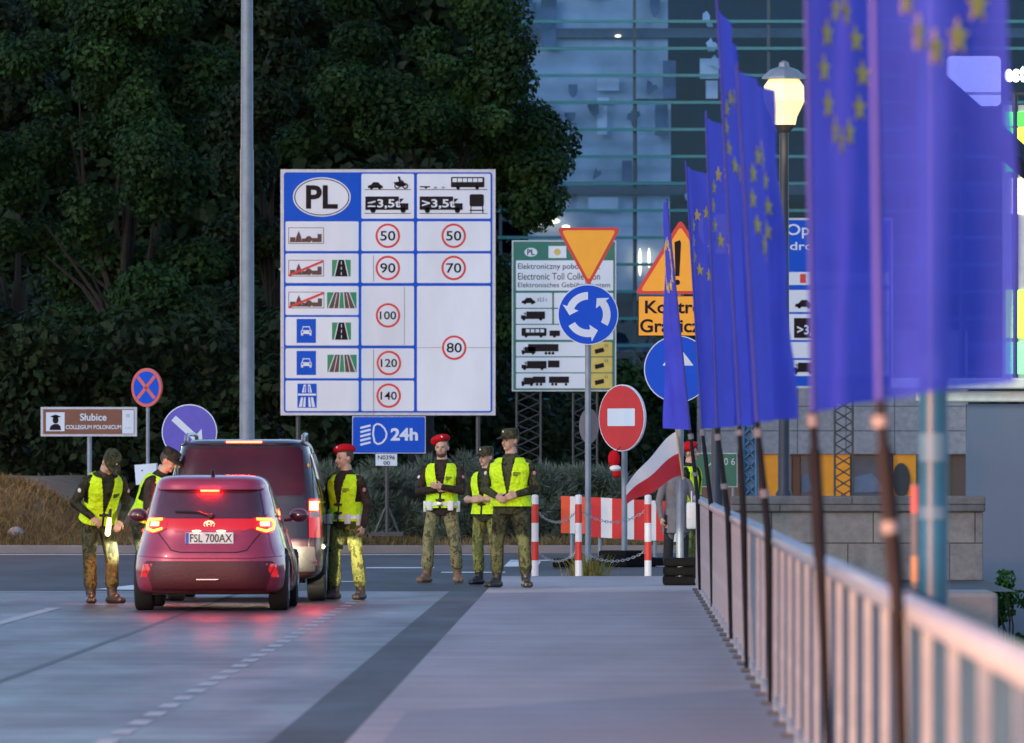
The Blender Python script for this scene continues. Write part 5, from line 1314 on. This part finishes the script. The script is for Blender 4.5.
S.text('letters', WL, 'est', 1004.5,66,1026,82,0,.03); S.rect('letter_glow', emat('sign_glow', (.95,1,.88), 1.2), 946,56,1001,106,0,5); S.rect('rail', DSTEEL, 950,92,1060,95,0); S.build(t)  # lit panel added for the glow of the hidden letters
for px in (962,1015): MB().tube([at(px,94,Ys), at(px,380,Ys)], .05, 8).build('mast_support', DSTEEL, t, True)
ld = bpy.data.lights.new('sign_light','AREA'); ld.energy = 11; ld.color = (.85,1,.75); ld.size = 5; ld.size_y = .3; ld.shape = 'RECTANGLE'
lo = bpy.data.objects.new('sign_light', ld); COL.objects.link(lo); lo.location = (at(1050,0,Yw).x, Yw-1.3, at(0,330,Yw).z); lo.rotation_euler = (R(28),0,0); put(lo, t)
# grey clad building with orange panels
Yb = 200
t = thing('clad_building', 'low grey clad building with orange panels and dark glass behind the parapet', 'building', at(850,545,Yb))
CLAD = brick('grey_cladding', (.30,.32,.36), (.33,.35,.39), (.10,.11,.13), 24.3*2*Yb/F, 24.6*Yb/F, 0., .012, .3)
a, b = at(700,454,Yb), at(968,330,Yb); MB().box(a.x,b.x,Yb,Yb+7,a.z,b.z).build('clad_wall', CLAD, t)
a, b = at(700,550,Yb), at(968,454,Yb); MB().box(a.x,b.x,Yb+.5,Yb+6.9,-.02,b.z-.002).build('lower_wall', mat('dark_shopfront', (.02,.025,.035), .25, spec=.7), t)
OR = mat('orange_panel', (.95,.36,.01), .5, var=.05)
for x0_, x1_ in ((762,778),(817.5,850),(893,916)): a, b = at(x0_,520,Yb), at(x1_,454.3,Yb); MB().box(a.x,b.x,Yb+.05,Yb+.49,0,b.z).build('orange_panel', OR, t)
a, b = at(793,520,Yb), at(800,454.3,Yb); MB().box(a.x,b.x,Yb+.1,Yb+.49,0,b.z).build('brown_panel', mat('brown_panel', (.12,.05,.02), .5), t)
gm = mat('shop_window_blue', (.05,.09,.16), .15, spec=.8)
for x0_, x1_ in ((779.5,792),(801,816),(851.5,892)):
    a, b = at(x0_,520,Yb), at(x1_,456,Yb); f = MB().box(a.x,b.x,Yb+.3,Yb+.49,0,b.z).build('shop_window', gm, t)
    MB().prism([(at(px,0,Yb).x, at(0,py,Yb).z) for px,py in ((x0_+1,478),(x0_+(x1_-x0_)*.5,473),(x1_-1,491),(x0_+1,493))], Yb+.26, Yb+.298).build('pane_reflection', mat('pale_blue_reflection', (.12,.20,.32), .5), f)  # reflection in the shop glass, made as a slanted pale blue plate
a = at(901,480,Yb); MB().prism([(a.x+9*Yb/F*math.cos(R(k*10)), a.z+17*Yb/F*math.sin(R(k*10))) for k in range(36)], Yb-.02, Yb+.04).build('round_panel', mat('dark_round', (.03,.035,.045), .5), t)

# ---------------------------------------------------------------- glass office building
Yg = 240
t = thing('glass_building', 'large glass fronted building with blue green transoms behind the trees and signs', 'building', at(760,540,Yg))
gx0, gx1 = at(300,0,Yg).x, at(1150,0,Yg).x; gz1 = 19.
GL = glassmat('facade_glass', (.56,.72,.90), .02, .0, .12)
rows = [[(gx0+(gx1-gx0)*i/12, Yg, .2+(gz1-.2)*j/12) for i in range(13)] for j in range(13)]
MB().grid(rows).build('glazing', GL, t)
TEAL = mat('transom_teal', (.035,.19,.23), .35, metal=.3)
zr = [EZ-(21.6+27.0*k-VY)*Yg/F for k in range(-6,18)]
tb = MB()
for z in zr: tb.box(gx0,gx1,Yg-.14,Yg-.03,z-.04,z+.04,None,.0)
tb.build('transom_grid', TEAL, t)
vb = MB()
for px in [500.5-134*k for k in range(1,2)]+[500.5+134*k for k in range(5)]: x = at(px,0,Yg).x; vb.box(x-.04,x+.04,Yg-.02,Yg+.10,.2,gz1)
vb.build('mullion_grid', mat('mullion_dark', (.03,.07,.10), .4), t)
MB().box(gx0,gx1,Yg+9,Yg+9.3,0,gz1).build('rear_wall', mat('interior_dark', (.02,.045,.085), .8, var=.3, vs=.6), t)
for k, z in enumerate((.1,4.4,8.6,12.8,17.)): MB().box(gx0,gx1,Yg+.35,Yg+9,z,z+.25).build('floor_slab', mat('interior_slab', (.12,.14,.17), .8), t)
MB().box(gx0-.3,gx1+.3,Yg-.3,Yg+10,gz1,gz1+.5).build('roof', DSTEEL, t)
for x in (gx0-.2, gx1): MB().box(x,x+.2,Yg,Yg+9.3,0,gz1).build('end_wall', DSTEEL, t)
REFL_PALE = mat('facade_pale_reflection', (.58,.66,.74), .8, var=.32, vs=.55)  # pale reflections in the facade, made as plates behind the glass
REFL_WHITE = mat('facade_white_reflection', (.80,.82,.86), .8, var=.05)  # bright windows mirrored in the facade, made as white plates
REFL_DARK = mat('facade_dark_reflection', (.10,.15,.24), .8, var=.4, vs=1.2)  # dark reflections in the facade, made as bluish plates
rnd = random.Random(12)
def inner(x0,y0,x1,y1,d,m,nm='pale_reflection'): a, b = at(x0,y1,Yg), at(x1,y0,Yg); return MB().box(a.x,b.x,Yg+d,Yg+d+.03,a.z,b.z,None,0).build(nm, m, t)
for x0,y0,x1,y1 in ((528,-80,633,100),(528,101,633,181),(528,182,633,290),(635.5,-80,668,98),(637,100,671,181),(637,186,670,300),(505,20,533,48),(492,30,530,-20) if False else (493,22,528,48)):
    inner(x0,y0,x1,y1,.5+.1*rnd.random(),REFL_PALE)
for x0,y0,x1,y1 in ((597,78,619,90),(597,97,609,102),(597,105,607,134),(588,197,618,209),(700,58,719,78),(706,80,718,98)): inner(x0,y0,x1,y1,.36,REFL_WHITE,'window_reflection')
for x0,y0,x1,y1 in ((500,0,512,40),(520,2,536,44),(541,0,556,48),(583,-40,600,-5),(663,60,676,98),(655,104,668,135),(622,160,632,182)): inner(x0,y0,x1,y1,.30,REFL_DARK,'dark_reflection')
def arch(px, y0, w, h, d, m, nm):
    pts = [(px-w/2,y0)]+[(px-w/2*math.cos(R(k*15)), y0+h*.35+h*.65*math.sin(R(k*15))*(.8+.2*rnd.random())) for k in range(13)]+[(px+w/2,y0)]
    MB().prism([(at(a_,0,Yg).x, at(0,b_,Yg).z) for a_, b_ in pts], Yg+d, Yg+d+.03).build(nm, m, t)
for px,y0,w_,h_ in ((498,-4,22,44),(523,-4,20,46),(549,-4,15,34),(655,-4,10,22),(573,84,9,14),(570,112,11,10)): arch(px,y0,w_,h_,.26,REFL_DARK,'dark_reflection')
for k in range(8):      # ragged plates standing for broken-up reflections in the panes
    px = rnd.choice((rnd.uniform(575,600), rnd.uniform(625,672), rnd.uniform(672,720))); py = rnd.uniform(20,230); pts = []
    for q in range(11): rr = rnd.uniform(3,11); pts.append((px+rr*.7*math.cos(q*.571), py+rr*math.sin(q*.571)))
    MB().prism([(at(a_,0,Yg).x, at(0,b_,Yg).z) for a_, b_ in pts], Yg+.2, Yg+.24).build('ragged_reflection', REFL_DARK if px < 672 else REFL_PALE, t)
for px,py,sx,sy in ((540,222,5,3),(553,221,7,2.5),(566,227,4,2),(618,36,3,1.2),(640,262,1.4,14),(649,258,1.2,10)):
    a = at(px,py,Yg+.32); MB().ell(a, (sx*Yg/F,.06,sy*Yg/F), 14, 8).build('lamp_reflection', emat('lamp_reflection_glow', (1,.72,.42), 2.6), t, True)  # glints of lamps mirrored in the facade, made as glowing bodies

# ---------------------------------------------------------------- trees and shrubs
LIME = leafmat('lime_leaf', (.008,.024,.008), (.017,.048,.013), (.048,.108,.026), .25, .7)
LIMED = leafmat('shaded_lime_leaf', (.010,.019,.009), (.015,.030,.012), (.022,.042,.016), .25, .7)  # leaf colours darkened for the shade under and behind the trees
BARK = mat('bark', (.012,.010,.009), .95, var=.4, vs=6, bmp=.8, bs=14)
def tree(label, X, Y, blobs, n, size, m, seed, trunk_r=.3, zb=0.2, fork=3.0):
    rnd = random.Random(seed)
    t = thing('tree', label, 'tree', (X,Y,zb))
    cl = []
    for c, r in blobs:
        k = max(4, int(r.x*r.z*3.4))
        for _ in range(k):
            d = Vector((rnd.gauss(0,1), rnd.gauss(0,1), rnd.gauss(0,1))).normalized(); q = rnd.uniform(.45,1.)
            p = c+Vector((d.x*r.x, d.y*r.y, d.z*r.z))*q; s = rnd.uniform(.36,.80)
            cl.append((p, Vector((s*1.15, s*1.15, s*.8))))
    leaves('crown', cl, n, size, m, t, seed=seed)
    w = MB(); w.tube([(X,Y,zb-.3),(X,Y,zb+.3),(X+.05,Y,fork),(X+.1,Y,fork+2.5)], [trunk_r*1.4,trunk_r,trunk_r*.8,trunk_r*.5], 14)
    for k in range(0, len(cl), 5):
        p = cl[k][0].lerp(Vector((X,Y,fork+2)), .35); z0 = fork-.4+rnd.random()*2.2; a = Vector((X+.05,Y,z0)); mid = a.lerp(p,.5)+Vector((rnd.gauss(0,.2),rnd.gauss(0,.2),.25)); w.tube([a,mid,p], [trunk_r*.28,trunk_r*.16,.02], 6)
    w.build('trunk', BARK, t, True); return t
V = Vector
def blob(px, py, Y, rx, ry, rz): return (at(px,py,Y), V((rx*Y/F, ry, rz*Y/F)))
tree('broad dark lime tree filling the upper left of the picture', at(120,0,186).x, 186, [blob(70,60,186,95,2.5,120), blob(160,40,186,80,2.5,120), blob(130,160,184,80,2.2,90), blob(20,190,187,70,2.,90), blob(110,-60,186,120,2.5,70), blob(60,290,187,90,2.,80), blob(170,290,185,60,2,90), blob(110,330,184.5,60,1.6,60)], 85000, .072, LIME, 1)
tree('dense dark tree behind the speed limit board', at(420,0,190).x, 190, [blob(430,60,188,85,2.3,90), blob(500,130,188,58,2.,72), blob(470,30,188,55,2.,60), blob(350,90,190,70,2.4,110), blob(515,185,188,40,1.8,44), blob(508,110,188,40,1.6,50), blob(532,150,188.5,22,1.2,40), blob(420,190,190,80,2.2,70), blob(420,-50,190,110,2.4,60), blob(390,300,192,90,2.,70), blob(270,350,187,40,1.5,60), blob(500,290,192,45,1.8,60)], 85000, .072, LIME, 2)
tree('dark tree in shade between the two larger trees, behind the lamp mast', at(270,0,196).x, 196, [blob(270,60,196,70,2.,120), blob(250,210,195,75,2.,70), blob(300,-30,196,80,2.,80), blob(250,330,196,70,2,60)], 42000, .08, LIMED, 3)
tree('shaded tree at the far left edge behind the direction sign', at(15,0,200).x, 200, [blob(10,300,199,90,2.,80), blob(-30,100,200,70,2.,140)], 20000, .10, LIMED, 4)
tree('tree behind the red no entry sign', at(690,0,215).x, 215, [blob(640,400,213,55,2.,55), blob(700,350,215,55,2.,60), blob(740,400,215,60,2.,60), blob(560,440,213,60,2.,45)], 14000, .13, leafmat('mid_green_leaf', (.015,.045,.015), (.028,.075,.022), (.04,.10,.03), .25, .9), 5, .2, .0, 1.0)
# shaded thicket under the trees
cl = []; rnd = random.Random(9)
for k in range(300):
    px = rnd.uniform(-60,640); py = rnd.uniform(290,545) if px < 540 else rnd.uniform(420,545); cl.append((at(px,py,206+rnd.uniform(-2,6)), V((1.0,.8,.8))*rnd.uniform(.7,1.2)))
for k in range(150): cl.append((at(rnd.uniform(-60,350), rnd.uniform(330,490), 181+rnd.uniform(-1.5,1.5)), V((.8,.6,.6))*rnd.uniform(.7,1.2)))
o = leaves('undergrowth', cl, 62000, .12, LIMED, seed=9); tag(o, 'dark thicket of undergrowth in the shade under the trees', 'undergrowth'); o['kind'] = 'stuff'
cl = []; rnd = random.Random(19)
for k in range(520):
    px = rnd.uniform(-110,470); py = rnd.uniform(-60,520); cl.append((at(px,py,224+rnd.uniform(-2,5)), V((1.3,1.,1.1))*rnd.uniform(.7,1.3)))
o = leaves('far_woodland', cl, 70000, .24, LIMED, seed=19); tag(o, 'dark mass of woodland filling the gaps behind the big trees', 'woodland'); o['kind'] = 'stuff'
JUN = leafmat('juniper_needle', (.07,.10,.075), (.11,.155,.12), (.16,.21,.17), .1, 1.5)
for i, (px, py, w, h, Y, lab) in enumerate(((372,500,30,38,155.5,'spreading grey green juniper behind the guard at the van'),(418,500,34,40,156,'spreading juniper behind the guard with folded arms'),(463,498,32,40,155.3,'spreading juniper between the folded arms guard and the half hidden guard'),
        (540,505,34,38,156,'spreading juniper right of the stout guard'),(590,505,36,38,156.4,'spreading juniper behind the short striped board'),(648,505,36,36,157,'spreading juniper behind the long striped board'),(322,505,32,38,156,'spreading juniper behind the right side of the dark van'))):
    c = at(px, py, Y); zb = vergez(c.x, Y)
    t = thing('juniper_shrub', lab, 'shrub', (c.x,Y,zb), 'junipers along the verge'); rnd = random.Random(30+i); cl = []
    for k in range(44):
        q = at(px+rnd.uniform(-w,w), 0, Y+rnd.uniform(-.7,.7)); fr = rnd.random(); zt = at(0,py-h*(1-((q.x-c.x)/(w*Y/F))**2*.5),Y).z
        q.z = zb+.08+(zt-zb-.1)*fr; cl.append((q, V((.24,.24,.10))*rnd.uniform(.8,1.3)))
    leaves('foliage', cl, 9000, .085, JUN, t, spiky=True, seed=40+i)
    s_ = MB()
    for q, r in cl[::2]: s_.tube([(c.x+(q.x-c.x)*.2,Y,zb-.05), q.lerp(V((c.x,Y,zb)),.4)+V((0,0,.05)), q], [.025,.015,.006], 6)
    s_.build('stem', BARK, t)

# ---------------------------------------------------------------- camera, light, render
cd = bpy.data.cameras.new('camera'); co = bpy.data.objects.new('camera', cd); COL.objects.link(co); SC.camera = co
co.location = (0,0,EZ); co.rotation_euler = (R(90),0,0)
cd.sensor_width = 36; cd.lens = F/1024*36; cd.shift_x = -(VX-512)/1024; cd.shift_y = (VY-371.5)/1024
cd.clip_start = .5; cd.clip_end = 6000
cd.dof.use_dof = True; cd.dof.focus_distance = 118; cd.dof.aperture_fstop = 6.6
SUN_EL, SUN_AZ, OZ, EXPO, SUNE = 25., 40., 3.2, 1.15, .1      # low and behind the camera, a little to the left
w = bpy.data.worlds.new('World'); SC.world = w; w.use_nodes = True; nt = w.node_tree; nt.nodes.clear()
sk = nt.nodes.new('ShaderNodeTexSky'); sk.sky_type = 'NISHITA'; sk.sun_disc = False; sk.sun_elevation = R(SUN_EL); sk.sun_rotation = R(180+SUN_AZ); sk.ozone_density = OZ; sk.dust_density = 1.; sk.air_density = 1.
bg = nt.nodes.new('ShaderNodeBackground'); bg.inputs[1].default_value = .12; ow = nt.nodes.new('ShaderNodeOutputWorld')
nt.links.new(sk.outputs[0], bg.inputs[0]); nt.links.new(bg.outputs[0], ow.inputs[0])
sd = bpy.data.lights.new('sun','SUN'); sd.energy = SUNE; sd.angle = R(4); sd.color = (1,.78,.62)
so = bpy.data.objects.new('sun', sd); COL.objects.link(so)
d = Vector((-math.sin(R(SUN_AZ))*math.cos(R(SUN_EL)), -math.cos(R(SUN_AZ))*math.cos(R(SUN_EL)), math.sin(R(SUN_EL))))
so.rotation_euler = d.to_track_quat('Z','Y').to_euler(); so.location = d*50
SC.view_settings.view_transform = 'Standard'; SC.view_settings.look = 'None'; SC.view_settings.gamma = 1; SC.view_settings.exposure = EXPO
SC.render.engine = 'CYCLES'; SC.cycles.use_denoising = True
try: SC.cycles.denoiser = 'OPENIMAGEDENOISE'
except Exception: pass
SC.cycles.max_bounces = 8; SC.cycles.transparent_max_bounces = 16; SC.cycles.sample_clamp_indirect = 8; SC.cycles.caustics_reflective = False; SC.cycles.caustics_refractive = False
